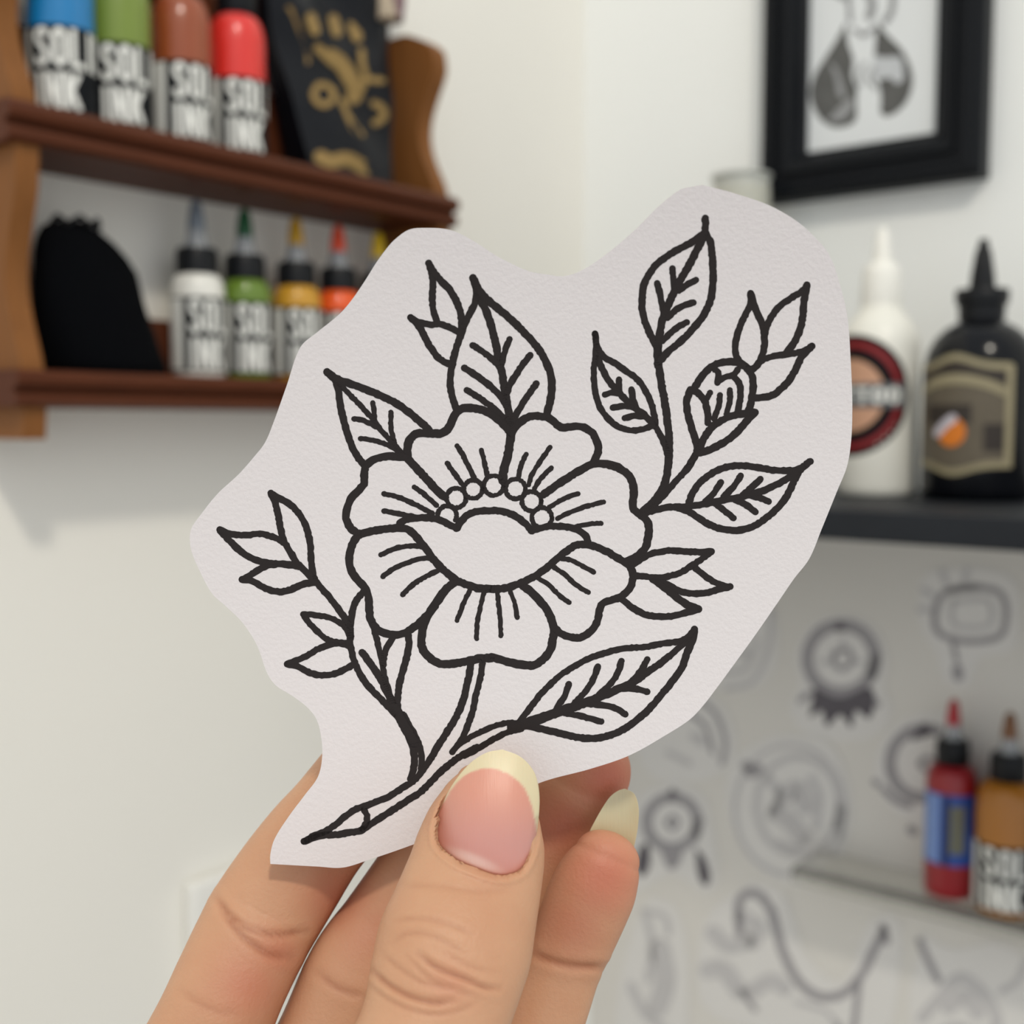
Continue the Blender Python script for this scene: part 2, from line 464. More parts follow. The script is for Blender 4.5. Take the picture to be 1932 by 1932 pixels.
tube('ribbon', [bl(bagpt(748, -35, .02)), bl(bagpt(752, 0, .016)), bl(bagpt(748, 38, .014))], .005, mat('plum_ribbon', (120, 92, 98), .6), bag, 10)

# ------------------------------------------------------------------ white wall plate low on the left wall
M_plate = mat('white_plastic_plate', (240, 238, 232), 0.35, 0.01)
ta, za = Lp(362, 1672, D_WALL - .01)
pl = thing('wall_socket', 'white plastic wall socket plate low on the left wall behind the fingers', 'socket', LW(ta + .043, D_WALL - .0005, za - .086), ROT_L)
box('plate', -.043, .043, -.011, 0, 0, .086, M_plate, pl, .003)
for dx, dz in ((0, .056), (-.011, .034), (.011, .034)):
    box('pin_slot', dx - .002, dx + .002, -.0116, -.010, dz - .004, dz + .004, mat('dark_slot', (40, 40, 42), .6), pl)

# ------------------------------------------------------------------ right wall: picture frame
M_frame = mat('black_lacquer_frame', (12, 15, 20), 0.45, 0.1, spec=.22)
M_print = mat('print_paper', (226, 229, 230), 0.35, 0.01)
E_F = E_WALL - .022
r0 = Rp(1430, 340, E_F)[0]; r1 = Rp(1848, 320, E_F)[0]
zb0 = (Rp(1458, 376, E_F)[1] + Rp(1844, 331, E_F)[1]) / 2
zt0 = zb0 + .27
mw = .034
fr = thing('picture_frame', 'black picture frame with a grey and white drawing on the right wall', 'picture', RW((r0 + r1) / 2, E_WALL, zb0), ROT_R)
wF, hF = (r1 - r0), zt0 - zb0
def frame_bar(p0, p1, inward):
    # stepped moulding: list of (inset, depth out from the wall)
    prof = [(0, 0), (0, .017), (.003, .021), (.012, .022), (.0135, .0185), (.017, .0185), (.019, .0215), (.028, .020), (.031, .014), (.034, .012), (.034, 0)]
    V = []
    P0, P1 = Vector(p0), Vector(p1); ax = (P1 - P0).normalized(); inn = Vector(inward)
    for (i_, d_) in prof: V.append(P0 + inn * i_ + ax * i_ + Vector((0, -d_ - .0005, 0)))
    for (i_, d_) in prof: V.append(P1 + inn * i_ - ax * i_ + Vector((0, -d_ - .0005, 0)))
    n = len(prof)
    Fc = [[i, (i + 1) % n, n + (i + 1) % n, n + i] for i in range(n)] + [list(range(n))[::-1], list(range(n, 2 * n))]
    o = mesh_obj('frame_bar', V, Fc, M_frame, fr)
    bm = bmesh.new(); bm.from_mesh(o.data); bmesh.ops.recalc_face_normals(bm, faces=bm.faces); bm.to_mesh(o.data); bm.free()
hw = wF / 2
frame_bar((-hw, 0, 0), (hw, 0, 0), (0, 0, 1)); frame_bar((hw, 0, hF), (-hw, 0, hF), (0, 0, -1))
frame_bar((-hw, 0, hF), (-hw, 0, 0), (1, 0, 0)); frame_bar((hw, 0, 0), (hw, 0, hF), (-1, 0, 0))
pr_o = box('print', -hw + .033, hw - .033, -.009, -.006, .033, hF - .033, M_print, fr)
E_P = E_WALL - .0093
def fr_local(px, py, off=0):
    r, z = Rp(px, py, E_P - off); return (r - (r0 + r1) / 2, E_P - off - E_WALL, z - zb0)
def flat_shape(name, pts, m, parent, f, off):
    C = catmull(pts + [pts[0]], 8)[:-1]
    V = [f(p[0], p[1], off) for p in C]
    return mesh_obj(name, V, [list(range(len(V)))], m, parent)
M_ink_d = mat('print_charcoal', (92, 92, 90), .6, .3, 90.0)
M_ink_m = mat('print_grey', (150, 151, 152), .6, .15, 90.0)
M_ink_l = mat('print_pale', (196, 199, 202), .6, .1, 90.0)
flat_shape('print_shape', [(1596, 42), (1578, 75), (1555, 112), (1538, 140), (1529, 172), (1535, 202), (1552, 228), (1575, 240), (1602, 236), (1616, 222), (1616, 190), (1617, 165), (1608, 145), (1610, 112), (1600, 80)], M_ink_d, pr_o, fr_local, .0001)
flat_shape('print_shape', [(1655, 42), (1676, 68), (1700, 92), (1716, 122), (1722, 150), (1716, 180), (1700, 204), (1678, 218), (1662, 214), (1662, 180), (1656, 150), (1650, 110)], M_ink_d, pr_o, fr_local, .0001)
flat_shape('print_shape', [(1648, 104), (1670, 108), (1698, 108), (1704, 128), (1704, 150), (1690, 158), (1680, 146), (1660, 150), (1648, 140)], M_ink_l, pr_o, fr_local, .0002)
flat_shape('print_shape', [(1566, 118), (1576, 150), (1580, 178), (1594, 186), (1590, 160), (1578, 128)], M_ink_m, pr_o, fr_local, .0002)
flat_shape('print_shape', [(1560, 228), (1580, 206), (1606, 184), (1610, 200), (1590, 226)], M_ink_m, pr_o, fr_local, .00025)
for pts, wd in (([(1600, -20), (1602, 10), (1604, 38)], 9), ([(1640, -10), (1646, 10), (1640, 30)], 16), ([(1685, -10), (1682, 20), (1670, 40)], 12), ([(1612, 56), (1630, 66), (1650, 52)], 8), ([(1590, -5), (1575, -15)], 10), ([(1630, 120), (1620, 140), (1622, 160)], 7), ([(1648, 130), (1640, 150), (1652, 165)], 7)):
    v2, f2 = ribbon2d(pts, wd, 6, .5)
    mesh_obj('print_line', [fr_local(p[0], p[1], .0003) for p in v2], f2, M_ink_m, pr_o)

# ------------------------------------------------------------------ right wall: black shelf and its bottles
M_shelf_b = mat('charcoal_shelf', (34, 37, 42), 0.5, 0.15, 30.0, spec=.25)
E_B = .745
zs = Rp(1846, 946, E_B - .02)[1]
E_SF = .0
E_SF = zs / (Rp(1600, 963, 1.0)[1])      # distance at which the front top edge shows at that height
print('right shelf', zs, E_SF)
rl = r_corner + .002
rs0, rs1 = rl + .03, Rp(1932, 970, E_SF)[0] + .5
bs = thing('black_wall_shelf', 'long charcoal wall shelf on the right wall under the picture', 'shelf', RW((rs0 + rs1) / 2, E_WALL, zs - .0165), ROT_R)
box('shelf_board', -(rs1 - rs0) / 2, (rs1 - rs0) / 2, E_SF - E_WALL, -.0005, 0, .0165, M_shelf_b, bs, .0015)
def Rloc(px, e, z):
    r = Rp(px, 800, e)[0]; return RW(r, e, z)
def facing(loc): return math.atan2(CAM.y - loc[1], CAM.x - loc[0])
def disc_on_cyl(name, R, cz, rad_in, rad_out, m, parent, a_c, clip=None, n=40):
    V, Fc = [], []
    rr = [rad_in + (rad_out - rad_in) * k / 8 for k in range(9)]
    for ra in rr:
        for k in range(n):
            a = 2 * math.pi * k / n
            x, z = ra * math.cos(a), ra * math.sin(a)
            if clip: z = max(-clip, min(clip, z))
            V.append((R * math.cos(a_c + x / R), R * math.sin(a_c + x / R), cz + z))
    for j in range(8):
        for k in range(n):
            k2 = (k + 1) % n; Fc.append([j * n + k, (j + 1) * n + k, (j + 1) * n + k2, j * n + k2])
    return mesh_obj(name, V, Fc, m, parent, True)

# white squeeze bottle with round label
loc = Rloc(1657, E_B, zs + .0002)
kD = proj(loc)[2] / F
wb = thing('squeeze_bottle', 'white squeeze bottle with round black and red label on the charcoal shelf', 'bottle', loc, facing(loc))
def hz(y, l): return (Rp(1657 if l == 0 else 1846, y, E_B)[1] - zs)
M_wbot = mat('white_opaque_plastic', (238, 236, 226), 0.35, 0.02)
Rw = 72 * kD
lathe('body', [(Rw * .88, 0), (Rw * .97, .002), (Rw, .006), (Rw, hz(655, 0)), (Rw * .97, hz(638, 0)), (Rw * .86, hz(618, 0)), (Rw * .68, hz(600, 0)), (Rw * .54, hz(588, 0)), (Rw * .5, hz(575, 0))], M_wbot, wb)
lathe('cap', [(Rw * .5, hz(578, 0)), (Rw * .52, hz(570, 0)), (Rw * .47, hz(515, 0)), (Rw * .42, hz(503, 0)), (Rw * .25, hz(497, 0))], mat('white_cap', (242, 240, 232), .4), wb, 32)
lathe('nozzle', [(Rw * .26, hz(500, 0)), (Rw * .23, hz(480, 0)), (Rw * .15, hz(440, 0)), (Rw * .1, hz(432, 0))], mat('white_cap', (242, 240, 232), .4), wb, 20)
cz = hz(748, 0); rb = 112 * kD; ac = math.radians(-44)
M_red = mat('dark_red_print', (134, 26, 30), .5); M_beige = mat('copper_print', (206, 158, 128), .5); M_gb = mat('grey_band_print', (96, 98, 100), .5)
disc_on_cyl('label', Rw + .0002, cz, .0001, rb, M_label_black, wb, ac)
disc_on_cyl('label_ring', Rw + .0004, cz, rb * .78, rb * .90, M_red, wb, ac)
disc_on_cyl('label_disc', Rw + .0004, cz, .0001, rb * .60, M_beige, wb, ac)
cyl_patch('label_band', Rw + .0007, ac - rb * .92 / Rw, ac + rb * .92 / Rw, cz - rb * .20, cz + rb * .20, M_gb, wb, 40)
text_on_cyl('lettering', 'TATTOO', Rw + .0009, ac - rb * .62 / Rw, ac + rb * .84 / Rw, cz - rb * .13, cz + rb * .13, M_label_white, wb)

# black squeeze bottles with cream framed label
M_bb = mat('black_glossy_plastic', (9, 11, 16), 0.16, 0.05, spec=.3)
M_cream = mat('cream_label_print', (156, 146, 116), .5, .12, 120.0); M_brown = mat('dark_brown_print', (52, 44, 38), .5, .2)
M_tan = mat('tan_label_print', (100, 91, 76), .5, .15, 120.0); M_or = mat('orange_print', (224, 126, 34), .5); M_lil = mat('pale_lilac_print', (204, 198, 206), .5)
def black_bottle(px, label, offs):
    loc = Rloc(px, E_B, zs + .0002)
    o = thing('squeeze_bottle', label, 'bottle', loc, facing(loc) + math.radians(offs))
    k = proj(Rloc(1846, E_B, zs))[2] / F
    R = 100 * k
    h = lambda y: hz(y, 1)
    lathe('body', [(R * .9, 0), (R * .98, .002), (R, .007), (R, h(705)), (R * .985, h(685)), (R * .93, h(662)), (R * .82, h(640)), (R * .66, h(623)), (R * .48, h(612)), (R * .40, h(607)), (R * .40, h(600))], M_bb, o, 56)
    lathe('cap', [(R * .41, h(604)), (R * .42, h(577)), (R * .47, h(574)), (R * .48, h(552)), (R * .46, h(548)), (R * .2, h(546))], M_black, o, 32)
    lathe('nozzle', [(R * .24, h(548)), (R * .21, h(520)), (R * .15, h(480)), (R * .09, h(462)), (R * .08, h(453)), (R * .03, h(452))], M_black, o, 20)
    A = math.radians(60)
    ztop, zcor, zbot = h(672), h(690), h(880)
    def outline(s, ins):
        u = abs(2 * s - 1)
        top = zcor + (ztop - zcor) * math.exp(-(u / .38) ** 2)
        bot = zbot + (h(895) - zbot) * math.exp(-(u / .38) ** 2)
        cr = 1 - max(0, (u - .9) / .1) ** 2 * .02
        return bot + ins, top * cr - ins
    lab = cyl_patch('label', R + .0002, -A, A, 0, 0, M_cream, o, 60, lambda s: outline(s, 0))
    cyl_patch('label_field', R + .0004, -A * .86, A * .86, 0, 0, M_tan, lab, 50, lambda s: outline(.07 + .86 * s, .0042))
    cyl_patch('label_panel', R + .0006, -A * .86, A * .86, 0, 0, M_brown, lab, 40, lambda s: (h(735) + .006 * (1 - (2 * s - 1) ** 2), outline(.07 + .86 * s, .0042)[1]))
    cyl_patch('label_banner', R + .0008, -A * .84, A * .84, 0, 0, M_cream, lab, 40, lambda s: (h(752) + .008 * (1 - (2 * s - 1) ** 2), h(734) + .008 * (1 - (2 * s - 1) ** 2)))
    cyl_patch('label_panel', R + .0006, -A * .55, A * .3, h(800), h(765), M_brown, lab, 16)
    cyl_patch('label_panel', R + .0006, A * .5, A * .84, h(850), h(800), M_brown, lab, 10)
    disc_on_cyl('label_disc', R + .0009, h(815), .0001, 27 * k, M_or, lab, math.radians(-2), n=28)
    V2, F2 = ribbon2d([(-20 * k, -2 * k), (-4 * k, 14 * k), (10 * k, 24 * k)], 17 * k, 4 * k, 0)
    mesh_obj('label_shape', [((R + .0011) * math.cos(math.radians(-6) + p[0] / R), (R + .0011) * math.sin(math.radians(-6) + p[0] / R), h(815) + p[1]) for p in V2], F2, M_lil, lab)
    return o
black_bottle(1846, 'black squeeze bottle with cream framed label and orange emblem beside the white bottle', -25)

# tall translucent bottle behind the paper, under the frame corner
loc = Rloc(1392, .79, zs + .0002)
kt = proj(loc)[2] / F
M_milk = mat('cloudy_glass', (226, 228, 222), .3, .02, trans=.45)
tbt = thing('tall_bottle', 'tall cloudy glass bottle with pale yellow contents below the picture frame corner', 'bottle', loc, facing(loc))
ht = Rp(1398, 338, .79)[1] - zs
lathe('body', [(50 * kt, 0), (54 * kt, .003), (54 * kt, ht * .9), (53 * kt, ht * .97), (50 * kt, ht)], M_milk, tbt)
lathe('rim', [(50 * kt, ht - .0005), (56 * kt, ht), (56 * kt, ht + .002), (50 * kt, ht + .0025), (46 * kt, ht + .001)], M_milk, tbt)
lathe('contents', [(44 * kt, .004), (44 * kt, ht * .95), (36 * kt, ht * .975), (5 * kt, ht * .98)], mat('pale_yellow_liquid', (236, 222, 160), .3), tbt)

# ------------------------------------------------------------------ white ledge with two ink bottles, low on the right wall
M_ledge = mat('clear_acrylic', (236, 236, 232), .08, .01, trans=.92, spec=.3)
zg = Rp(1553, 1600, E_WALL)[1]
E_L = zg / Rp(1548, 1651, 1.0)[1]
print('ledge', zg, E_L)
rg0 = Rp(1549, 1620, E_WALL)[0]; rg1 = Rp(1932, 1700, E_WALL)[0] + .35
lg = thing('wall_ledge', 'narrow translucent ledge on the right wall carrying two ink bottles', 'ledge', RW((rg0 + rg1) / 2, E_WALL, zg - .005), ROT_R)
box('ledge_board', -(rg1 - rg0) / 2, (rg1 - rg0) / 2, E_L - E_WALL, -.0024, 0, .005, M_ledge, lg, .001)
box('ledge_lip', -(rg1 - rg0) / 2, (rg1 - rg0) / 2, E_L - E_WALL, E_L - E_WALL + .003, -.006, 0, M_ledge, lg, .0008)
e_b = (E_L + E_WALL) / 2
loc = Rloc(1815, e_b, zg + .0002)
k = proj(loc)[2] / F
o = ink_bottle('ink_bottle', 'red ink bottle with blue label and red nozzle tip on the translucent ledge', loc, (150, 22, 32), -10, R=46 * k, h_lab=(66 * k, 200 * k), h_sh=212 * k, h_top=250 * k,
               cap_r=30 * k, cap_h=46 * k, tip=(176, 40, 48), lines=False)
M_blue = mat('blue_label', (36, 76, 158), .3, .15, 60.0)
for c in o.children:
    if c.name.startswith('label'):
        c.data.materials[0] = M_blue
        for s in c.children:
            s.data.materials.clear(); s.data.materials.append(mat('pale_blue_print', (122, 150, 206), .35))
        cyl_patch('label_panel', 46 * k + .0005, math.radians(8), math.radians(42), 90 * k, 180 * k, mat('olive_print', (112, 112, 96), .5), c, 8)
        cyl_patch('label_panel', 46 * k + .0005, math.radians(-6), math.radians(6), 66 * k, 198 * k, mat('navy_print', (22, 34, 78), .5), c, 4)
loc = Rloc(1924, e_b - .004, zg + .0002)
k = proj(loc)[2] / F
ink_bottle('ink_bottle', 'amber ink bottle with black and white label on the translucent ledge', loc, (172, 110, 32), -45, R=56 * k, h_lab=(12 * k, 135 * k), h_sh=195 * k, h_top=250 * k, cap_r=33 * k, cap_h=50 * k, tip=(124, 84, 54))

# ------------------------------------------------------------------ sketch cut-outs pinned to the right wall
M_shade_panel = mat('grey_shade_panel', (224, 221, 215), .7, .02, 12.0)  # added panel: its grey stands in for shade on the wall below the shelf
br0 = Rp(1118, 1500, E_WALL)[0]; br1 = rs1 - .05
bd_ = thing('shade_panel', 'added pale grey panel behind the sketches, its tone standing in for shade under the charcoal shelf', 'board', RW((br0 + br1) / 2, E_WALL, -.75), ROT_R)
box('shade_panel_sheet', -(br1 - br0) / 2, (br1 - br0) / 2, -.0022, -.0002, 0, .75 + zs - .0175, M_shade_panel, bd_, .0004)
M_sk_paper = mat('sketch_paper', (226, 224, 221), .7, .02, 90.0)
INKS = {'d': mat('sketch_dark', (96, 92, 98), .7, .2), 'm': mat('sketch_grey', (160, 157, 160), .7, .1), 'l': mat('sketch_faint', (200, 198, 198), .7, .08)}
def sketch(label, outline, strokes, fills=()):
    E0 = E_WALL - .0027
    cxp = sum(p[0] for p in outline) / len(outline); cyp = max(p[1] for p in outline)
    r_, z_ = Rp(cxp, cyp, E0)
    o = thing('sketch_cutout', label, 'drawing', RW(r_, E_WALL, z_), ROT_R, 'paper sketch cut-outs on the right wall')
    def f(px, py, off=0):
        r, z = Rp(px, py, E0 - off); return (r - r_, E0 - off - E_WALL, z - z_)
    C = catmull(outline + [outline[0]], 14)[:-1]; n = len(C)
    V = [f(p[0], p[1], .0003) for p in C] + [f(p[0], p[1], -.0001) for p in C]
    Fc = [list(range(n))[::-1], list(range(n, 2 * n))] + [[i, (i + 1) % n, n + (i + 1) % n, n + i] for i in range(n)]
    pp = mesh_obj('paper', V, Fc, M_sk_paper, o)
    bm = bmesh.new(); bm.from_mesh(pp.data); bmesh.ops.triangulate(bm, faces=[x for x in bm.faces if len(x.verts) > 4]); bmesh.ops.recalc_face_normals(bm, faces=bm.faces); bm.to_mesh(pp.data); bm.free()
    for tone, wd, pts in strokes:
        v2, f2 = ribbon2d(pts, wd, 7, .6)
        mesh_obj('pencil_line', [f(p[0], p[1], .0006) for p in v2], f2, INKS[tone], o)
    for tone, pts in fills:
        C = catmull(pts + [pts[0]], 9)[:-1]
        pp = mesh_obj('shading', [f(p[0], p[1], .0008) for p in C], [list(range(len(C)))], INKS[tone], o)
        bm = bmesh.new(); bm.from_mesh(pp.data); bmesh.ops.triangulate(bm, faces=bm.faces[:]); bm.to_mesh(pp.data); bm.free()
    return o
def circ(cx_, cy_, rx, ry=None, n=14, a0=0, a1=360):
    ry = ry or rx
    return [(cx_ + rx * math.cos(math.radians(a0 + (a1 - a0) * i / n)), cy_ + ry * math.sin(math.radians(a0 + (a1 - a0) * i / n))) for i in range(n + (0 if a1 - a0 == 360 else 1))]
def ring(cx_, cy_, rx, ry=None): 
    p = circ(cx_, cy_, rx, ry); return p + [p[0], p[1]]
# round wreath with a dark leaf fan
sketch('round wreath sketch with dark leaf fan on the right wall', [(1585, 1158), (1645, 1180), (1676, 1245), (1668, 1300), (1684, 1345), (1655, 1385), (1585, 1398), (1515, 1378), (1490, 1335), (1508, 1290), (1500, 1235), (1530, 1178)],
       [('m', 23, ring(1587, 1243, 64)), ('m', 10, [(1575, 1232), (1600, 1226), (1606, 1248), (1590, 1262), (1572, 1250), (1575, 1232)]), ('l', 10, [(1590, 1216), (1590, 1206)]), ('l', 10, [(1615, 1248), (1626, 1250)]), ('l', 10, [(1560, 1248), (1549, 1250)]), ('m', 12, [(1510, 1322), (1530, 1308), (1548, 1318)]), ('m', 12, [(1655, 1330), (1640, 1312), (1625, 1320)])],
       [('d', [(1585, 1172), (1598, 1186), (1585, 1192), (1572, 1186)]),
        ('d', [(1536, 1296), (1585, 1316), (1638, 1296), (1650, 1320), (1640, 1356), (1614, 1340), (1606, 1374), (1585, 1348), (1560, 1372), (1550, 1340), (1528, 1354), (1532, 1322)])])
sketch('rounded rectangle badge sketch with short rays below the charcoal shelf', [(1760, 1075), (1840, 1070), (1915, 1100), (1915, 1220), (1850, 1240), (1825, 1295), (1785, 1290), (1765, 1230), (1735, 1180), (1735, 1100)],
       [('m', 13, [(1790, 1115), (1840, 1108), (1885, 1118), (1898, 1150), (1890, 1195), (1850, 1210), (1795, 1205), (1766, 1185), (1768, 1140), (1790, 1115), (1840, 1108)]),
        ('l', 10, [(1800, 1135), (1860, 1132), (1872, 1160), (1862, 1182), (1805, 1182), (1795, 1160), (1800, 1135)]), ('l', 14, [(1785, 1100), (1778, 1080)]), ('l', 14, [(1820, 1098), (1824, 1078)]), ('l', 12, [(1760, 1125), (1742, 1112)]),
        ('l', 12, [(1755, 1150), (1735, 1150)]), ('m', 10, [(1798, 1215), (1805, 1245)]), ('m', 20, [(1806, 1262), (1808, 1276)])])
sketch('round wreath sketch half hidden by the red ink bottle', [(1740, 1345), (1800, 1350), (1835, 1420), (1815, 1510), (1760, 1560), (1690, 1530), (1650, 1470), (1662, 1400), (1700, 1360)],
       [('m', 22, circ(1745, 1440, 66, None, 12, 90, 290)), ('m', 10, [(1735, 1440), (1750, 1428), (1765, 1440), (1750, 1455), (1735, 1440)]), ('m', 14, [(1668, 1490), (1690, 1510), (1716, 1520)]), ('m', 12, [(1650, 1475), (1656, 1480)]), ('m', 16, [(1718, 1565), (1722, 1570)])],
       [('d', [(1742, 1362), (1762, 1384), (1740, 1392), (1718, 1396)])])
sketch('large faint oval medallion sketch in the middle of the right wall', [(1460, 1385), (1560, 1400), (1605, 1500), (1590, 1610), (1520, 1670), (1430, 1640), (1375, 1540), (1380, 1440)],
       [('l', 9, ring(1490, 1528, 104, 122)), ('l', 13, ring(1505, 1520, 78, 92)), ('m', 20, [(1408, 1445), (1418, 1460), (1430, 1450)]), ('l', 36, [(1480, 1500), (1505, 1490), (1520, 1520)]), ('l', 34, [(1465, 1530), (1490, 1550), (1510, 1575)]),
        ('l', 16, [(1450, 1470), (1470, 1500), (1455, 1540)]), ('l', 16, [(1530, 1470), (1545, 1500), (1540, 1560)]), ('l', 14, [(1470, 1590), (1500, 1600), (1530, 1580)])])
sketch('small round sketch with two dark lobes beside the fingertips', [(1268, 1475), (1325, 1500), (1345, 1570), (1355, 1660), (1330, 1685), (1270, 1650), (1200, 1680), (1175, 1640), (1195, 1560), (1210, 1500)],
       [('m', 20, ring(1268, 1552, 48)), ('m', 9, [(1258, 1552), (1268, 1540), (1280, 1552), (1268, 1565), (1258, 1552)])],
       [('d', [(1206, 1600), (1222, 1590), (1226, 1630), (1212, 1655), (1198, 1635)]), ('d', [(1312, 1600), (1330, 1620), (1340, 1655), (1332, 1672), (1318, 1655)]), ('m', [(1245, 1605), (1285, 1600), (1280, 1632), (1262, 1640)]), ('d', [(1268, 1486), (1280, 1504), (1258, 1504)])])
sketch('faint curved sketch just right of the paper edge', [(1320, 1290), (1375, 1350), (1385, 1430), (1330, 1470), (1240, 1470), (1200, 1400), (1240, 1320)],
       [('m', 10, [(1300, 1310), (1348, 1345), (1368, 1400), (1362, 1440)]), ('m', 9, [(1290, 1340), (1330, 1370), (1345, 1420)]), ('l', 18, [(1310, 1390), (1325, 1400)]), ('l', 12, [(1260, 1420), (1300, 1440)])])
sketch('faint small arc sketch under the left end of the charcoal shelf', [(1400, 1130), (1460, 1150), (1465, 1250), (1420, 1300), (1340, 1290), (1330, 1180)],
       [('l', 10, [(1455, 1150), (1450, 1220), (1420, 1285), (1370, 1300)]), ('l', 9, [(1430, 1210), (1405, 1262), (1365, 1270)]), ('l', 14, [(1395, 1230), (1410, 1235)])])
sketch('curling vine sketch low on the right wall', [(1420, 1660), (1480, 1690), (1520, 1800), (1590, 1850), (1640, 1740), (1690, 1730), (1700, 1800), (1660, 1960), (1480, 1950), (1330, 1900), (1330, 1740)],
       [('m', 17, [(1395, 1760), (1395, 1700), (1425, 1685), (1455, 1720), (1475, 1790), (1505, 1850), (1545, 1880), (1590, 1875), (1625, 1840), (1650, 1790), (1668, 1755)]),
        ('l', 30, [(1345, 1760), (1375, 1785), (1410, 1775)]), ('l', 34, [(1335, 1830), (1365, 1830), (1395, 1870)]), ('l', 30, [(1420, 1870), (1455, 1850), (1480, 1865)]), ('l', 28, [(1400, 1730), (1430, 1750), (1420, 1780)]),
        ('m', 12, [(1620, 1860), (1612, 1932), (1600, 1990)]), ('m', 10, [(1580, 1932), (1592, 1970)]), ('m', 16, [(1665, 1750), (1672, 1775)]), ('l', 9, [(1500, 1890), (1560, 1910), (1580, 1940)]), ('m', 10, [(1398, 1870), (1425, 1905)])])
sketch('faint tall plant sketch beside the little finger', [(1230, 1690), (1280, 1720), (1300, 1850), (1280, 2000), (1180, 2000), (1165, 1880), (1200, 1740)],
       [('l', 14, [(1215, 1720), (1230, 1780), (1222, 1850)]), ('l', 40, [(1245, 1790), (1255, 1850), (1240, 1900)]), ('l', 12, [(1225, 1720), (1255, 1730), (1262, 1760)]), ('l', 18, [(1190, 1860), (1215, 1910), (1250, 1940)])])
sketch('faint rose sketch in the lower right corner', [(1740, 1760), (1800, 1790), (1890, 1780), (1960, 1850), (1950, 2000), (1760, 2010), (1715, 1900)],
       [('m', 14, [(1735, 1775), (1750, 1810), (1770, 1850)]), ('l', 22, [(1740, 1920), (1775, 1880), (1810, 1845), (1850, 1870), (1880, 1920), (1870, 1960)]), ('l', 30, [(1790, 1900), (1820, 1880), (1845, 1910)]), ('l', 14, [(1760, 1960), (1800, 1935), (1840, 1950)]), ('l', 14, [(1890, 1870), (1920, 1850), (1932, 1820)])])

# ------------------------------------------------------------------ the paper cut-out with the inked flower
M_paper = mat('white_cartridge_paper', (231, 225, 225), 0.75, 0.02, 1700.0, 0.12, spec=.3)
M_ink = mat('black_marker_ink', (40, 34, 33), 0.55, 0.12, 300.0, spec=.3)
def paper_D(px, py):
    # the sheet curls gently towards the viewer at its top
    u = (1500 - py) / 1100.0
    return 0.1895 * (1 - .018 * u - (.078 * u * u if u > 0 else 0) - .006 * (px - 980) / 600.0)
OUT = [(795, 430), (850, 434), (897, 457), (932, 480), (958, 494), (999, 512), (1033, 518), (1064, 521), (1100, 509), (1150, 475), (1200, 432), (1242, 390), (1283, 358), (1303, 353), (1325, 349), (1350, 355), (1390, 366), (1450, 387), (1500, 415),
       (1535, 445), (1564, 480), (1584, 535), (1599, 600), (1605, 680), (1608, 760), (1606, 830), (1598, 880), (1580, 925), (1550, 999), (1527, 1054), (1498, 1092), (1470, 1133), (1425, 1198), (1386, 1252), (1350, 1301), (1326, 1332), (1302, 1357), (1261, 1384), (1188, 1425), (1116, 1450),
       (1016, 1478), (960, 1512), (880, 1554), (778, 1594), (694, 1623), (646, 1637), (600, 1635), (510, 1630), (510, 1612), (518, 1583), (545, 1540), (575, 1500), (600, 1465), (608, 1425), (605, 1385), (597, 1357), (580, 1335), (550, 1312), (520, 1293), (503, 1268), (490, 1230),
       (478, 1205), (455, 1172), (424, 1142), (400, 1120), (378, 1080), (363, 1045), (358, 1020), (361, 997), (378, 972), (410, 932), (450, 895), (480, 861), (500, 835), (516, 797), (540, 730), (567, 655), (600, 625.5), (639, 594), (662, 568), (687, 532), (709, 497), (732, 465.5), (747, 450), (770, 434)]
corner_ids = {OUT.index((510, 1630)), OUT.index((1325, 349))}
def to_paper(px, py, lift=0.0):
    return W(px, py, paper_D(px, py) - lift)
P_outline = []
nO = len(OUT)
for i in range(nO):
    a, b, c, d = OUT[i - 1], OUT[i], OUT[(i + 1) % nO], OUT[(i + 2) % nO]
    a, b, c, d = map(np.array, (a, b, c, d))
    m1 = (c - a) / 2 if i not in corner_ids else (c - b); m2 = (d - b) / 2 if (i + 1) % nO not in corner_ids else (c - b)
    L = np.linalg.norm(c - b); l1 = np.linalg.norm(c - a) / 2; l2 = np.linalg.norm(d - b) / 2
    m1 = m1 * L / max(l1, 1e-6) if i not in corner_ids else m1; m2 = m2 * L / max(l2, 1e-6) if (i + 1) % nO not in corner_ids else m2
    n = max(2, int(L / 6))
    for k in range(n):
        t = k / n
        P_outline.append(b * (2 * t ** 3 - 3 * t * t + 1) + m1 * (t ** 3 - 2 * t * t + t) + c * (-2 * t ** 3 + 3 * t * t) + m2 * (t ** 3 - t * t))
p_base = to_paper(940, 1560)
sheet = thing('paper_cutout', 'white paper cut-out with a black line drawing of a flower held between thumb and fingers', 'paper', p_base)
nn_ = len(P_outline)
from mathutils.geometry import delaunay_2d_cdt
def pip(x, y):
    ins = False; j = nn_ - 1
    for i in range(nn_):
        xi, yi = P_outline[i]; xj, yj = P_outline[j]
        if (yi > y) != (yj > y) and x < (xj - xi) * (y - yi) / (yj - yi) + xi: ins = not ins
        j = i
    return ins
inner = [(x, y) for y in range(360, 1640, 26) for x in range(360, 1610, 26) if pip(x, y)]
PO = np.array(P_outline)
inner = [q for q in inner if np.hypot(PO[:, 0] - q[0], PO[:, 1] - q[1]).min() > 8]
cv, ce, cf, *_ = delaunay_2d_cdt([Vector((p[0], p[1])) for p in P_outline] + [Vector(q) for q in inner], [(i, (i + 1) % nn_) for i in range(nn_)], [], 1, 1e-5)
n2 = len(cv)
V = [to_paper(p[0], p[1]) - p_base for p in cv] + [to_paper(p[0], p[1], -.00022) - p_base for p in cv]
edge_n = {}
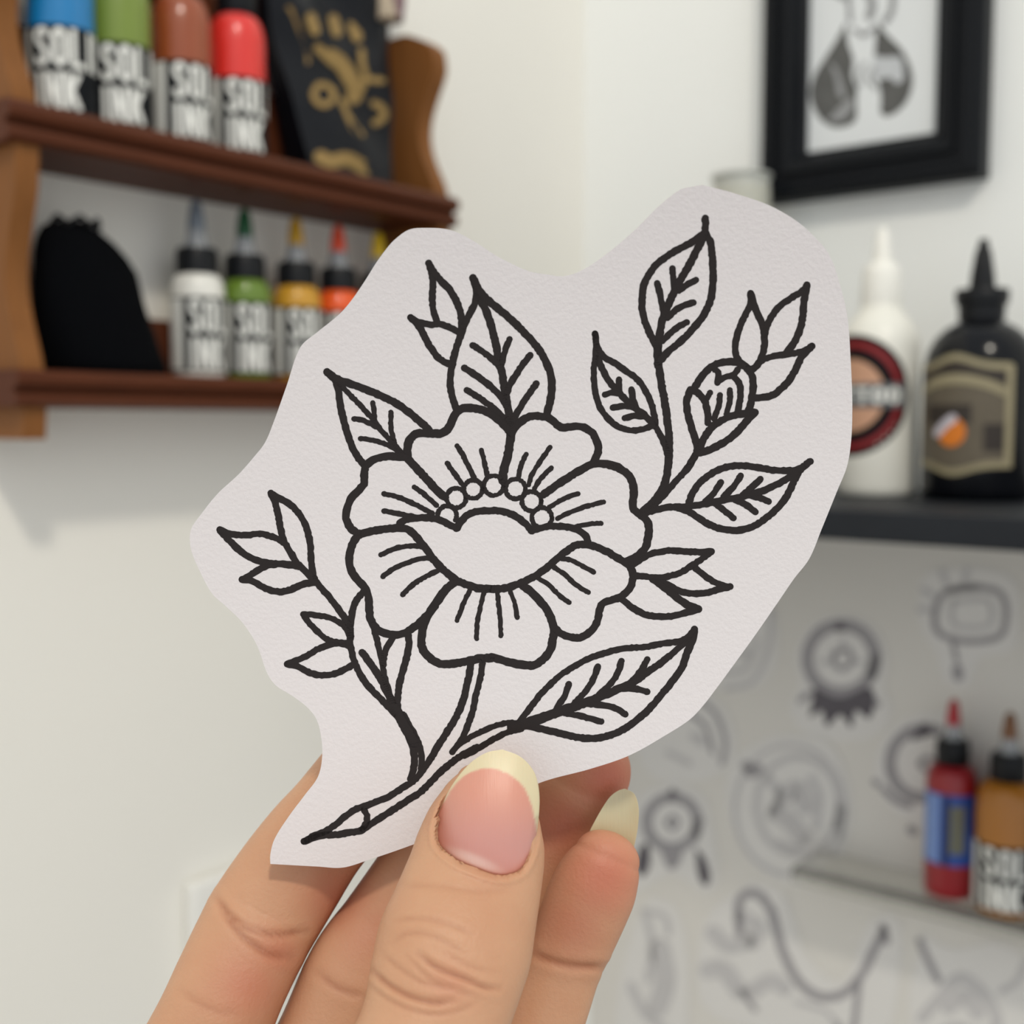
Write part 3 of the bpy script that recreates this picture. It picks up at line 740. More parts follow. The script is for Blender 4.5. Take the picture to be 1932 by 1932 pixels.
for f_ in cf:
    for a_, b_ in zip(f_, list(f_[1:]) + [f_[0]]): edge_n.setdefault((min(a_, b_), max(a_, b_)), []).append((a_, b_))
Fc = [list(f_) for f_ in cf] + [[n2 + i for i in f_][::-1] for f_ in cf] + [[e_[0][1], e_[0][0], n2 + e_[0][0], n2 + e_[0][1]] for e_ in edge_n.values() if len(e_) == 1]
po = mesh_obj('paper_sheet', V, Fc, M_paper, sheet, True, 30)
bm = bmesh.new(); bm.from_mesh(po.data); bmesh.ops.recalc_face_normals(bm, faces=bm.faces); bm.to_mesh(po.data); bm.free()
po.data.set_sharp_from_angle(angle=math.radians(30))

CR = {'A': (600, 450, 6.44), 'B': (800, 480, 6.44), 'C': (600, 680, 6.44), 'D': (850, 750, 6.44), 'E': (400, 900, 6.44), 'F': (630, 900, 6.44), 'G': (900, 950, 5.52), 'H': (520, 1100, 6.44),
      'I': (770, 1080, 5.52), 'J': (550, 1350, 5.52), 'K': (950, 1150, 4.83), 'L': (1100, 600, 5.085), 'M': (1160, 390, 6.44), 'N': (1270, 520, 5.3667), 'O': (1150, 850, 4.83)}
def cp(c, pts):
    x, y, s = CR[c]; return [(x + p[0] / s, y + p[1] / s) for p in pts]
DRAW = {}
def S(part, c, wd, *pts, taper=None):
    DRAW.setdefault(part, []).append((wd, cp(c, pts), taper))
# --- sprig behind the top leaf
S('sprig_drawing_top', 'A', 13, (1345, 300), (1380, 420), (1395, 560), (1390, 700), (1395, 830), (1420, 940), (1455, 1030))
S('sprig_drawing_top', 'A', 14, (1345, 300), (1400, 400), (1480, 500), (1580, 600), (1660, 720), (1710, 830), (1740, 960), (1745, 1080), (1735, 1150))
S('sprig_drawing_top', 'A', 13, (1125, 960), (1190, 1005), (1290, 1035), (1390, 1045), (1470, 1040), (1550, 1060), (1640, 1100), (1720, 1150))
S('sprig_drawing_top', 'A', 13.5, (1125, 960), (1220, 1060), (1280, 1160), (1340, 1280), (1420, 1400), (1500, 1480), (1580, 1520), (1640, 1525))
# --- big top leaf
p = 'leaf_drawing_top'
S(p, 'B', 13.5, (595, 285), (625, 380), (640, 480), (620, 590), (570, 690), (515, 800), (465, 920), (430, 1030), (395, 1130), (365, 1230), (345, 1330), (325, 1430), (318, 1530), (322, 1630), (340, 1720), (370, 1810), (400, 1890))
S(p, 'B', 15, (595, 285), (650, 400), (720, 500), (830, 600), (950, 700), (1080, 810), (1200, 930), (1310, 1050), (1400, 1160), (1470, 1280), (1525, 1410), (1548, 1530), (1550, 1650), (1535, 1770), (1510, 1880), (1485, 1960))
S(p, 'B', 15, (660, 480), (700, 580), (740, 650), (790, 780), (830, 920), (870, 1080), (895, 1220), (920, 1340), (950, 1450), (970, 1580), (990, 1700), (1010, 1800), (1030, 1932), (1040, 2050))
S(p, 'B', 12.5, (590, 1105), (680, 1160), (780, 1230), (870, 1310), (930, 1390))
S(p, 'B', 12, (1040, 1030), (1000, 1130), (970, 1230), (945, 1330))
S(p, 'B', 13.5, (490, 1380), (600, 1450), (730, 1540), (850, 1640), (940, 1740), (1000, 1840))
S(p, 'B', 13, (1290, 1225), (1200, 1340), (1120, 1460), (1050, 1570), (1010, 1680))
S(p, 'B', 12.5, (520, 1650), (620, 1710), (740, 1790), (850, 1870), (930, 1950), (1010, 2040))
S(p, 'B', 13, (1365, 1570), (1280, 1690), (1200, 1810), (1140, 1910), (1080, 2040))
# --- left leaf
p = 'leaf_drawing_left'
S(p, 'C', 15, (110, 140), (220, 220), (350, 270), (500, 320), (660, 385), (820, 455), (960, 530), (1090, 620), (1200, 710), (1290, 790), (1350, 850))
S(p, 'C', 14, (110, 140), (200, 230), (245, 340), (260, 460), (280, 590), (310, 720), (345, 850), (385, 970), (430, 1080), (480, 1170), (550, 1260))
S(p, 'C', 10.5, (240, 260), (370, 400), (480, 510), (580, 620), (670, 720), (760, 840), (860, 950), (940, 1040), (1030, 1140))
S(p, 'C', 10, (665, 515), (680, 620), (690, 740)); S(p, 'C', 10, (435, 710), (530, 725), (620, 760), (710, 810))
S(p, 'C', 10, (885, 630), (885, 760), (895, 870), (930, 1000)); S(p, 'C', 10, (515, 950), (640, 965), (770, 1000), (870, 1035), (990, 1120))
# --- blossom
p = 'blossom_drawing'
S(p, 'C', 15, (1060, 1180), (940, 1165), (820, 1170), (720, 1190), (640, 1230), (580, 1290), (560, 1370), (565, 1450), (560, 1500), (500, 1570), (430, 1640), (385, 1710), (355, 1790), (338, 1860), (340, 1920), (360, 1980), (405, 2045), (473, 2097), (523, 2107))
S(p, 'C', 16, (1080, 1180), (1180, 1290), (1290, 1410), (1400, 1530), (1480, 1610), (1540, 1655))
S(p, 'C', 16, (1090, 1190), (1085, 1090), (1100, 1000), (1140, 930), (1210, 890), (1310, 885), (1420, 890), (1510, 885), (1570, 840), (1610, 780), (1640, 700), (1690, 625), (1760, 585), (1860, 578), (1980, 596), (2080, 641), (2180, 711), (2260, 781), (2320, 851))
S(p, 'D', 17, (700, 280), (735, 360), (735, 450), (720, 550), (700, 680), (670, 800), (640, 920), (635, 1010))
S(p, 'D', 15, (740, 440), (790, 350), (860, 290), (960, 230), (1060, 225), (1170, 240), (1250, 290), (1310, 345), (1370, 365), (1460, 355), (1560, 350), (1650, 375), (1730, 440), (1775, 520), (1795, 610), (1785, 690), (1740, 780))
S(p, 'D', 15, (2050, 850), (1930, 815), (1830, 805), (1730, 810), (1640, 850), (1530, 910), (1420, 980), (1310, 1050), (1210, 1120), (1130, 1180))
S(p, 'O', 15.5, (0, 135), (70, 155), (140, 195), (190, 250), (215, 320), (220, 400), (210, 480), (225, 540), (290, 590), (340, 640), (360, 710), (350, 800), (330, 880), (280, 940), (210, 990), (150, 1015))
for q in ([(1690, 1040), (1760, 1150), (1820, 1270), (1880, 1390), (1905, 1440)], [(1570, 1250), (1640, 1350), (1720, 1460), (1760, 1510)], [(1170, 1540), (1270, 1610), (1360, 1690), (1440, 1760)],
          [(800, 1620), (920, 1645), (1040, 1685), (1160, 1740), (1280, 1800), (1390, 1860)], [(800, 1830), (920, 1850), (1040, 1875), (1180, 1900)]):
    S(p, 'C', 10.2, *q)
for q in ([(375, 640), (410, 780), (440, 910), (450, 960)], [(920, 690), (870, 790), (840, 890), (825, 980)], [(1210, 605), (1120, 730), (1040, 850), (980, 960), (950, 1060)],
          [(1225, 855), (1140, 940), (1070, 1020), (1020, 1110)], [(1550, 1170), (1430, 1210), (1320, 1260), (1200, 1330)], [(1860, 1270), (1730, 1300), (1600, 1340), (1440, 1400), (1300, 1470)], [(1830, 1530), (1700, 1535), (1600, 1550), (1500, 1580)]):
    S(p, 'D', 9.6, *q)
for cx_, cy_, r_ in ((70, 1220, 118), (275, 1115, 112), (525, 1070, 120), (790, 1110, 120), (985, 1262, 118), (1110, 1460, 122), (-42, 1433, 115)):
    a0, a1 = (0, 375) if cx_ > 0 else (150, 395)
    S(p, 'D', 9, *[(cx_ + r_ * math.cos(math.radians(a)), cy_ + r_ * math.sin(math.radians(a))) for a in range(a0, a1, 15)])
S(p, 'F', 14, (800, 560), (870, 520), (980, 500), (1100, 495), (1220, 505), (1320, 535), (1420, 590), (1500, 620))
S(p, 'D', 14, (70, 1590), (140, 1490), (220, 1420), (330, 1385), (470, 1375), (600, 1380), (720, 1410), (830, 1470), (920, 1540), (985, 1620))
S(p, 'D', 13.5, (985, 1620), (1080, 1590), (1200, 1565), (1330, 1565), (1450, 1580), (1560, 1620), (1640, 1680), (1670, 1760))
S(p, 'F', 15, (330, 690), (450, 660), (600, 635), (760, 620), (880, 630), (970, 690), (1050, 790), (1130, 890), (1210, 1000), (1290, 1090), (1390, 1180), (1500, 1260), (1620, 1310), (1740, 1345), (1870, 1357), (1950, 1357))
S(p, 'G', 14.5, (0, 888), (120, 890), (230, 890), (340, 870), (450, 830), (560, 780), (660, 720), (760, 640), (850, 560), (940, 490), (1030, 435), (1120, 425), (1220, 445), (1330, 490), (1430, 545), (1520, 600), (1590, 650), (1618, 720), (1622, 790), (1600, 870), (1550, 930), (1480, 980), (1390, 1010),
  (1310, 1040), (1275, 1110), (1265, 1190), (1230, 1270), (1170, 1340), (1100, 1388), (1040, 1400), (950, 1385), (870, 1350), (815, 1300))
S(p, 'G', 16, (480, 860), (560, 920), (640, 1000), (710, 1080), (760, 1170), (790, 1260), (800, 1350), (785, 1440), (760, 1530), (710, 1600), (640, 1660), (580, 1685), (470, 1680), (340, 1655), (240, 1625), (170, 1605), (80, 1610), (0, 1615))
S(p, 'I', 16, (880, 888), (760, 900), (660, 915), (560, 935), (450, 950), (330, 950), (240, 900), (170, 830), (140, 760), (143, 660), (155, 570), (190, 480), (250, 380), (320, 280), (390, 180), (480, 105))
S(p, 'F', 15, (330, 690), (270, 740), (220, 830), (193, 920), (188, 1020), (205, 1120), (250, 1200), (310, 1270), (370, 1340), (410, 1420), (425, 1520), (430, 1620), (445, 1720), (490, 1810), (560, 1870), (650, 1908), (740, 1918), (860, 1895), (960, 1835), (1060, 1750), (1150, 1660), (1230, 1570))
for q in ([(570, 945), (660, 900), (770, 860), (900, 840), (1010, 840), (1090, 850)], [(595, 1210), (700, 1130), (820, 1070), (950, 1020), (1060, 990), (1160, 985)], [(835, 1430), (920, 1340), (1030, 1260), (1150, 1190), (1260, 1140)]):
    S(p, 'F', 10, *q)
for q in ([(640, 190), (590, 290), (550, 390), (510, 500)], [(790, 200), (760, 330), (730, 460), (715, 580), (715, 690)], [(930, 210), (945, 350), (960, 500), (965, 660)], [(1060, 190), (1110, 320), (1137, 470)]):
    S(p, 'I', 9.4, *q)
for q in ([(880, 575), (980, 590), (1080, 640), (1215, 715)], [(790, 655), (900, 730), (1000, 820), (1080, 880), (1160, 925)], [(640, 780), (750, 850), (850, 950), (960, 1030)]):
    S(p, 'G', 9.6, *q)
# --- left sprig
p = 'sprig_drawing_left'
S(p, 'E', 13, (715, 195), (820, 260), (930, 320), (1030, 410), (1110, 530), (1160, 660), (1190, 790), (1200, 930), (1210, 1060), (1225, 1170), (1250, 1260))
S(p, 'E', 13, (715, 195), (770, 320), (800, 450), (820, 560), (845, 670), (870, 770), (920, 860), (970, 940), (1020, 1030), (1100, 1110), (1220, 1230))
S(p, 'E', 12.5, (95, 640), (180, 680), (300, 705), (440, 705), (580, 690), (700, 715), (800, 750), (870, 800))
S(p, 'E', 13.5, (95, 640), (200, 760), (310, 870), (430, 960), (570, 1020), (720, 1050), (850, 1055), (960, 1070), (1050, 1090))
S(p, 'E', 13, (365, 1245), (470, 1190), (580, 1120), (680, 1075), (780, 1060)); S(p, 'E', 13.5, (365, 1245), (480, 1260), (600, 1330), (730, 1380), (850, 1395), (960, 1365), (1070, 1315), (1170, 1290), (1260, 1280))
S(p, 'E', 13, (1230, 1230), (1310, 1330), (1400, 1430), (1490, 1540), (1570, 1650), (1640, 1760), (1680, 1850), (1690, 1932))
S(p, 'H', 11.5, (335, 380), (440, 385), (560, 400), (680, 430), (790, 490), (860, 560), (905, 650)); S(p, 'H', 12, (335, 380), (420, 500), (510, 590), (600, 670), (700, 710), (800, 725), (890, 730))
S(p, 'H', 12.5, (140, 985), (260, 940), (390, 880), (500, 810), (620, 760), (740, 735), (850, 745), (910, 780)); S(p, 'H', 13, (140, 985), (260, 1010), (370, 1070), (480, 1110), (590, 1120), (710, 1105), (820, 1060), (950, 990))
S(p, 'H', 13, (1070, 100), (990, 200), (940, 300), (920, 420), (905, 540), (905, 650), (910, 760), (930, 860), (960, 960), (1010, 1070), (1080, 1190), (1170, 1300), (1270, 1400), (1370, 1500), (1450, 1590))
S(p, 'H', 12, (1180, 500), (1200, 580), (1230, 680), (1255, 800), (1280, 900), (1300, 1000), (1315, 1100), (1345, 1220), (1380, 1330), (1430, 1450))
S(p, 'H', 14, (1050, 845), (1130, 950), (1210, 1060), (1280, 1170), (1340, 1300), (1400, 1420), (1450, 1540))
S(p, 'H', 12, (1430, 660), (1350, 790), (1320, 890), (1310, 1000)); S(p, 'H', 13.5, (1610, 610), (1620, 720), (1610, 830), (1580, 950), (1545, 1070), (1510, 1200), (1490, 1330), (1480, 1450), (1480, 1560))
S(p, 'H', 21, (1450, 1520), (1530, 1660), (1600, 1780), (1680, 1932))
S(p, 'J', 14, (1080, -30), (1160, 90), (1220, 220), (1265, 340), (1280, 450), (1270, 560), (1240, 660)); S(p, 'J', 13, (1160, -10), (1230, 110), (1290, 220), (1335, 330), (1358, 450), (1350, 560))
# --- stems
p = 'stem_drawing'
S(p, 'I', 14, (650, 930), (640, 1050), (610, 1180), (580, 1310), (540, 1420), (470, 1560), (380, 1700), (300, 1830), (240, 1932))
S(p, 'J', 13, (1454, 442), (1330, 620), (1230, 710), (1130, 770), (1020, 840), (900, 890), (780, 940), (680, 970), (600, 1020), (520, 1080), (440, 1150), (340, 1210), (230, 1255), (130, 1310))
S(p, 'I', 12.5, (775, 940), (760, 1060), (730, 1180), (700, 1300), (680, 1420), (640, 1540), (600, 1650), (560, 1740), (500, 1820), (460, 1870))
S(p, 'I', 11.5, (540, 1785), (660, 1710), (780, 1650), (900, 1600), (1020, 1570), (1180, 1565))
S(p, 'I', 12, (1180, 1630), (1050, 1660), (940, 1710), (830, 1770), (718, 1840), (586, 1910))
S(p, 'J', 13.5, (1932, 330), (1800, 400), (1680, 480), (1560, 580), (1460, 680), (1340, 800), (1200, 890), (1060, 980), (920, 1070), (800, 1150), (720, 1200), (600, 1220), (480, 1240), (360, 1245), (230, 1270), (130, 1310))
S(p, 'J', 12, (755, 980), (785, 1040), (780, 1110), (735, 1180))
# --- lower right leaf
p = 'leaf_drawing_lower'
S(p, 'K', 12.5, (1740, 180), (1680, 250), (1600, 290), (1450, 310), (1300, 340), (1150, 350), (1020, 370), (880, 410), (760, 455), (640, 520), (530, 590), (430, 680), (340, 770), (270, 860), (200, 950), (140, 1030))
S(p, 'K', 14, (1740, 180), (1720, 280), (1670, 400), (1630, 520), (1550, 640), (1460, 750), (1370, 860), (1270, 960), (1160, 1050), (1040, 1120), (920, 1160), (800, 1175), (680, 1165), (560, 1140), (440, 1110), (330, 1085), (200, 1060))
S(p, 'K', 16, (1690, 260), (1640, 310), (1540, 400), (1430, 490), (1310, 570), (1200, 650), (1080, 710), (940, 770), (820, 820), (700, 865), (580, 905), (440, 955), (320, 1000), (200, 1040), (80, 1075), taper=(.75, 1.3))
for q in ([(595, 680), (560, 780), (510, 860), (470, 930)], [(860, 520), (820, 630), (760, 730), (700, 800), (650, 850)], [(1075, 470), (1040, 580), (980, 670), (900, 750), (860, 790)], [(1310, 455), (1270, 530), (1210, 610), (1160, 660)],
          [(1310, 750), (1220, 725), (1120, 720), (1060, 725)], [(1110, 955), (1020, 900), (920, 875), (820, 865), (740, 860)], [(890, 1020), (780, 990), (670, 965), (560, 945)]):
    S(p, 'K', 12.5, *q)
# --- right group: small leaf, long leaf, bud, side leaf, little sprig
p = 'leaf_drawing_small'
S(p, 'L', 12, (115, 150), (125, 250), (120, 370), (105, 480), (105, 600), (120, 720), (155, 840), (210, 930), (290, 1010), (380, 1060), (480, 1080), (580, 1065), (670, 1030)); S(p, 'L', 12.5, (115, 150), (140, 280), (200, 370), (300, 430), (400, 500), (500, 570), (570, 650), (630, 760), (670, 870), (690, 980), (690, 1040))
S(p, 'L', 13, (140, 380), (200, 520), (260, 620), (340, 710), (420, 790), (510, 870), (590, 930), (670, 1010))
for q in ([(345, 590), (350, 700)], [(465, 685), (480, 780), (515, 870)], [(210, 735), (280, 715), (360, 725)], [(285, 860), (380, 845), (480, 855)], [(400, 960), (490, 940), (600, 945)]): S(p, 'L', 12, *q)
S(p, 'L', 12.5, (680, 1010), (740, 1120), (790, 1230), (815, 1320))
p = 'leaf_drawing_tall'
S(p, 'L', 15, (715, 280), (722, 380), (730, 480), (750, 620), (780, 780), (800, 920), (820, 1080), (828, 1200), (825, 1320), (812, 1450), (790, 1570), (740, 1680), (660, 1780), (570, 1860))
S(p, 'M', 14, (1100, 140), (1100, 260), (1090, 350)); S(p, 'M', 14, (1095, 310), (1000, 390), (880, 460), (750, 530), (620, 610), (500, 710), (410, 830), (350, 960), (332, 1100), (332, 1240), (360, 1370), (400, 1480), (450, 1590), (510, 1700))
S(p, 'M', 14, (1095, 310), (1160, 430), (1180, 560), (1190, 700), (1195, 840), (1190, 980), (1170, 1110), (1120, 1240), (1050, 1360), (970, 1460), (880, 1560), (770, 1660), (660, 1750), (560, 1860))
S(p, 'M', 15, (1085, 350), (1000, 520), (930, 660), (850, 800), (780, 920), (730, 1020), (680, 1120), (630, 1240), (590, 1340), (560, 1460), (540, 1580), (525, 1700), (520, 1820), (525, 1932))
for q in ([(700, 750), (710, 860), (720, 1000)], [(515, 930), (550, 1060), (570, 1170), (595, 1300)], [(985, 890), (890, 940), (780, 1020)], [(955, 1165), (860, 1190), (760, 1240), (640, 1350)], [(875, 1405), (770, 1460), (680, 1530), (580, 1630)]): S(p, 'M', 12.5, *q)
p = 'bud_drawing'
S(p, 'N', 13, (785, 180), (780, 290), (730, 400), (680, 510), (645, 620), (630, 720), (645, 830), (700, 890), (770, 950)); S(p, 'N', 13.5, (785, 180), (820, 300), (870, 420), (910, 530), (925, 640), (920, 740), (890, 840), (840, 920), (790, 960))
S(p, 'N', 13, (1355, 95), (1300, 165), (1190, 230), (1080, 310), (1000, 410), (950, 510), (925, 600)); S(p, 'N', 14, (1355, 95), (1330, 220), (1318, 360), (1300, 490), (1260, 610), (1210, 700), (1130, 800))
S(p, 'N', 12.5, (1405, 715), (1310, 765), (1180, 795), (1060, 810), (950, 835), (880, 875), (810, 950)); S(p, 'N', 14, (1405, 715), (1310, 810), (1250, 930), (1180, 1050), (1090, 1150), (980, 1220), (840, 1240))
S(p, 'N', 14, (210, 1150), (270, 1050), (350, 955), (440, 895), (560, 872), (660, 885), (750, 940), (800, 1020), (812, 1120), (800, 1220), (780, 1310), (745, 1410))
S(p, 'N', 14, (175, 1155), (140, 1260), (142, 1370), (170, 1480), (205, 1600), (240, 1720), (245, 1790)); S(p, 'N', 13.5, (175, 1155), (240, 1180), (310, 1250), (345, 1360), (352, 1490))
S(p, 'N', 14, (830, 1385), (700, 1400), (580, 1425), (470, 1480), (380, 1550), (310, 1650), (260, 1780)); S(p, 'N', 14.5, (830, 1385), (740, 1480), (660, 1570), (570, 1650), (460, 1720), (340, 1775), (250, 1795))
S(p, 'N', 12, (420, 950), (455, 980), (455, 1030), (448, 1085)); S(p, 'N', 12, (448, 1080), (520, 1030), (600, 1010), (655, 950)); S(p, 'N', 13, (600, 1010), (665, 1080), (682, 1180), (672, 1290), (645, 1400))
S(p, 'N', 11.5, (375, 1185), (345, 1240)); S(p, 'N', 11.5, (475, 1210), (460, 1320), (415, 1450)); S(p, 'N', 11.5, (575, 1160), (575, 1270), (540, 1400))
S(p, 'N', 13.5, (245, 1780), (190, 1880), (140, 1950)); S(p, 'O', 13, (780, 40), (720, 150), (640, 240), (560, 330), (480, 420), (400, 500), (310, 570))
p = 'leaf_drawing_right'
S(p, 'O', 13.5, (1830, 100), (1750, 155), (1670, 182), (1540, 182), (1420, 168), (1300, 148), (1180, 138), (1060, 152), (960, 192), (870, 252), (800, 320), (750, 400), (720, 490)); S(p, 'O', 13.5, (1800, 118), (1730, 190), (1690, 260), (1640, 370), (1570, 480), (1480, 570), (1380, 650), (1260, 710), (1140, 728), (1010, 713), (900, 670), (800, 610), (720, 555), (620, 520))
S(p, 'O', 13.5, (1720, 190), (1560, 290), (1440, 350), (1330, 390), (1210, 420), (1100, 440), (960, 470), (820, 495), (680, 512), (540, 518), (420, 542), (300, 575))
for q in ([(1015, 290), (950, 390), (870, 470)], [(1195, 230), (1130, 330), (1040, 420)], [(1375, 260), (1290, 340), (1210, 410)], [(1130, 615), (1050, 550), (970, 490)], [(1330, 560), (1250, 500), (1140, 445)], [(1450, 465), (1360, 430), (1260, 405)]): S(p, 'O', 12.5, *q)
p = 'sprig_drawing_right'
S(p, 'O', 13, (930, 920), (800, 925), (680, 920), (540, 912), (420, 932), (330, 962), (250, 1015), (200, 1050)); S(p, 'O', 12.5, (930, 920), (850, 980), (750, 1050), (640, 1115), (520, 1150), (420, 1160), (300, 1145), (220, 1140))
S(p, 'O', 12.5, (770, 1060), (850, 1130), (940, 1190), (1030, 1230), (1100, 1240)); S(p, 'O', 13, (1100, 1240), (980, 1270), (860, 1300), (750, 1303), (640, 1280), (540, 1230), (450, 1170))
S(p, 'O', 15, (390, 1165), (500, 1245), (600, 1330), (700, 1400), (810, 1445)); S(p, 'O', 13.5, (810, 1445), (690, 1480), (560, 1510), (430, 1513), (320, 1493), (220, 1440), (150, 1385), (100, 1350))
for part, L_ in DRAW.items():
    V, Fc = [], []
    for wd, pts, tp in L_:
        v2, f2 = ribbon2d(pts, wd, 4.0, .85, tp)
        b = len(V); V += [to_paper(q[0], q[1], .00003) - p_base for q in v2]; Fc += [[b + i for i in q] for q in f2]
    mesh_obj({'sprig': 'sprig_drawing', 'leaf': 'leaf_drawing'}.get(part.split('_')[0], part), V, Fc, M_ink, sheet)

# ------------------------------------------------------------------ the hand
def finger(rows, kz=.85, seg=96, step=.0005, tip_k=1.0, dors=0.0):
    """rows: (px, py, half width in px, depth of the axis, optional depth factor). Last row is the fingertip."""
    K = []
    for r in rows:
        P = W(r[0], r[1], r[3]); K.append(np.array([P.x, P.y, P.z, r[2] * r[3] / F, r[4] if len(r) > 4 else kz]))
    Q = [2 * K[0] - K[1]] + K + [2 * K[-1] - K[-2]]
    S_ = []
    for i in range(1, len(Q) - 2):
        p0, p1, p2, p3 = Q[i - 1:i + 3]
        n = max(3, int(np.linalg.norm((p2 - p1)[:3]) / step))
        for k in range(n):
            t = k / n
            S_.append(0.5 * (2 * p1 + (p2 - p0) * t + (2 * p0 - 5 * p1 + 4 * p2 - p3) * t * t + (3 * p1 - p0 - 3 * p2 + p3) * t ** 3))
    S_.append(Q[-2])
    # rounded fingertip
    last = S_[-1]; tdir = (S_[-1] - S_[-4])[:3]; tdir /= np.linalg.norm(tdir)
    nc = 14
    for k in range(1, nc + 1):
        a = k / nc * math.pi / 2
        q = last.copy(); q[:3] = last[:3] + tdir * last[3] * math.sin(a) * tip_k; q[3] = last[3] * max(.03, math.cos(a)); S_.append(q)
    V, Fc = [], []; n = len(S_)
    fw = np.array(FWD)
    for i, q in enumerate(S_):
        j0, j1 = max(0, i - 3), min(n - 1, i + 3)
        t = (S_[j1] - S_[j0])[:3]; t /= np.linalg.norm(t)
        if i > n - nc - 3: t = tdir
        wx = np.cross(t, fw); wx /= np.linalg.norm(wx)
        dz = np.cross(wx, t); dz /= np.linalg.norm(dz)
        if np.dot(dz, fw) < 0: dz = -dz
        for k in range(seg):
            a = 2 * math.pi * k / seg
            c, s = math.cos(a), math.sin(a)
            e = 2 / 2.25
            x = math.copysign(abs(c) ** e, c); y = math.copysign(abs(s) ** e, s)
            V.append(q[:3] + wx * q[3] * x + dz * q[3] * q[4] * y)
    for i in range(n - 1):
        for k in range(seg):
            k2 = (k + 1) % seg
            Fc.append([i * seg + k, i * seg + k2, (i + 1) * seg + k2, (i + 1) * seg + k])
    Fc.append(list(range(seg))[::-1]); Fc.append(list(range((n - 1) * seg, n * seg)))
    return V, Fc
def temp_obj(name, V, Fc):
    o = mesh_obj(name, V, Fc, None)
    bm = bmesh.new(); bm.from_mesh(o.data); bmesh.ops.recalc_face_normals(bm, faces=bm.faces); bm.to_mesh(o.data); bm.free()
    return o
fingers = {}
fingers['index'] = finger([(150, 2420, 118, .178), (290, 2150, 116, .184), (345, 2040, 112, .187), (401, 1932, 109, .190), (437, 1851, 107, .193), (470, 1782, 107, .1965), (497, 1731, 107, .1995), (546, 1655, 104, .2018), (590, 1592, 99, .2025), (633, 1540, 95, .2025), (683, 1473, 91, .2015), (735, 1400, 84, .2005), (762, 1362, 74, .2)])
fingers['middle'] = finger([(340, 2500, 112, .182), (500, 2200, 110, .188), (612, 1985, 103, .195), (675, 1838, 99, .199), (731, 1758, 97, .202), (780, 1684, 94, .203), (840, 1590, 90, .203), (885, 1510, 84, .201), (905, 1470, 76, .200)])
fingers['ring'] = finger([(640, 2560, 108, .188), (760, 2280, 104, .194), (880, 2010, 98, .203), (935, 1860, 95, .206), (985, 1720, 95, .2085), (1035, 1610, 96, .2095), (1075, 1530, 96, .209), (1098, 1478, 90, .2075), (1108, 1455, 82, .2065)])
fingers['little'] = finger([(860, 2560, 96, .184), (940, 2260, 90, .188), (990, 2060, 82, .192), (1020, 1945, 77, .194), (1046, 1870, 73, .195), (1066, 1812, 72, .1955), (1085, 1765, 76, .1955), (1105, 1712, 80, .1955), (1124, 1668, 79, .1955), (1140, 1632, 70, .1957), (1146, 1616, 62, .196)], tip_k=.75)
fingers['thumb'] = finger([(330, 2800, 150, .1640), (540, 2460, 172, .1585), (710, 2180, 160, .1605), (790, 2010, 143, .164), (818, 1932, 138, .1665, .84), (840, 1850, 144, .1695, .84), (857, 1786, 147, .1725, .84), (876, 1722, 138, .176, .82), (896, 1650, 128, .1795, .78), (907, 1600, 122, .1815, .74), (916, 1556, 111, .183, .72), (928, 1512, 92, .1842, .70), (936, 1490, 78, .1848, .66)], seg=200, step=.00032, tip_k=.55)
# palm and wrist, below the picture
fingers['palm'] = finger([(-250, 8200, 560, .098, .8), (-60, 5600, 440, .110, .75), (100, 3950, 400, .125, .7), (180, 3400, 400, .138, .65), (330, 2950, 520, .155, .42), (480, 2600, 560, .170, .34), (560, 2420, 500, .180, .3)], seg=96, step=.002, tip_k=.3)
objs = {k: temp_obj('hand_' + k, *v) for k, v in fingers.items()}
hand = objs['palm']; hand.name = 'hand'
for k in ('index', 'middle', 'ring', 'little', 'thumb'):
    md = hand.modifiers.new('u_' + k, 'BOOLEAN'); md.operation = 'UNION'; md.solver = 'EXACT'; md.object = objs[k]
dg = bpy.context.evaluated_depsgraph_get(); dg.update()
nm = bpy.data.meshes.new_from_object(hand.evaluated_get(dg))
hand.modifiers.clear(); hand.data = nm; nm.name = 'hand'
for k in ('index', 'middle', 'ring', 'little', 'thumb'): bpy.data.objects.remove(objs[k])
tag(hand, 'left hand with long natural nails pinching the paper cut-out from below', 'hand')
print('hand verts', len(nm.vertices))

# thumb nail surface, sampled in the frame of the thumb
NL = [(935, 1655), (904, 1645), (858, 1625), (826, 1597), (820, 1570), (824, 1546), (843, 1499), (863, 1467), (888, 1439), (918, 1420), (948, 1414)]
NR = [(935, 1655), (962, 1654), (986, 1643), (1001, 1617), (1010, 1586), (1016, 1546), (1018, 1504), (1013, 1470), (1001, 1446), (979, 1426), (948, 1414)]
ax0, ax1 = np.array((918., 1655.)), np.array((944., 1414.))
axd = (ax1 - ax0) / np.linalg.norm(ax1 - ax0); axn = np.array((-axd[1], axd[0]))
EDGE = np.array(catmull(NL[:6][::-1] + NR[1:6], 2.5))
def edge_dist(x, y): return np.hypot(EDGE[:, 0] - x, EDGE[:, 1] - y).min()
def nail_D(px, py): return nail_base(px, py) + .0010 * math.exp(-(edge_dist(px, py) / 4.5) ** 2)
def nail_base(px, py):
    q = np.array((px, py)) - ax0; v = q.dot(axd) / 242.; s = q.dot(axn) / 97.
    return .1742 + .0018 * v + .0052 * max(0, v) ** 2.2 + .0040 * abs(s) ** 2.8
nu_, nv_ = 48, 90
def samp(L_, n): 
    C = catmull(L_, 2.0); idx = np.linspace(0, len(C) - 1, n); return [C[int(round(i))] for i in idx]
sl, sr = samp(NL, nv_ + 1), samp(NR, nv_ + 1)
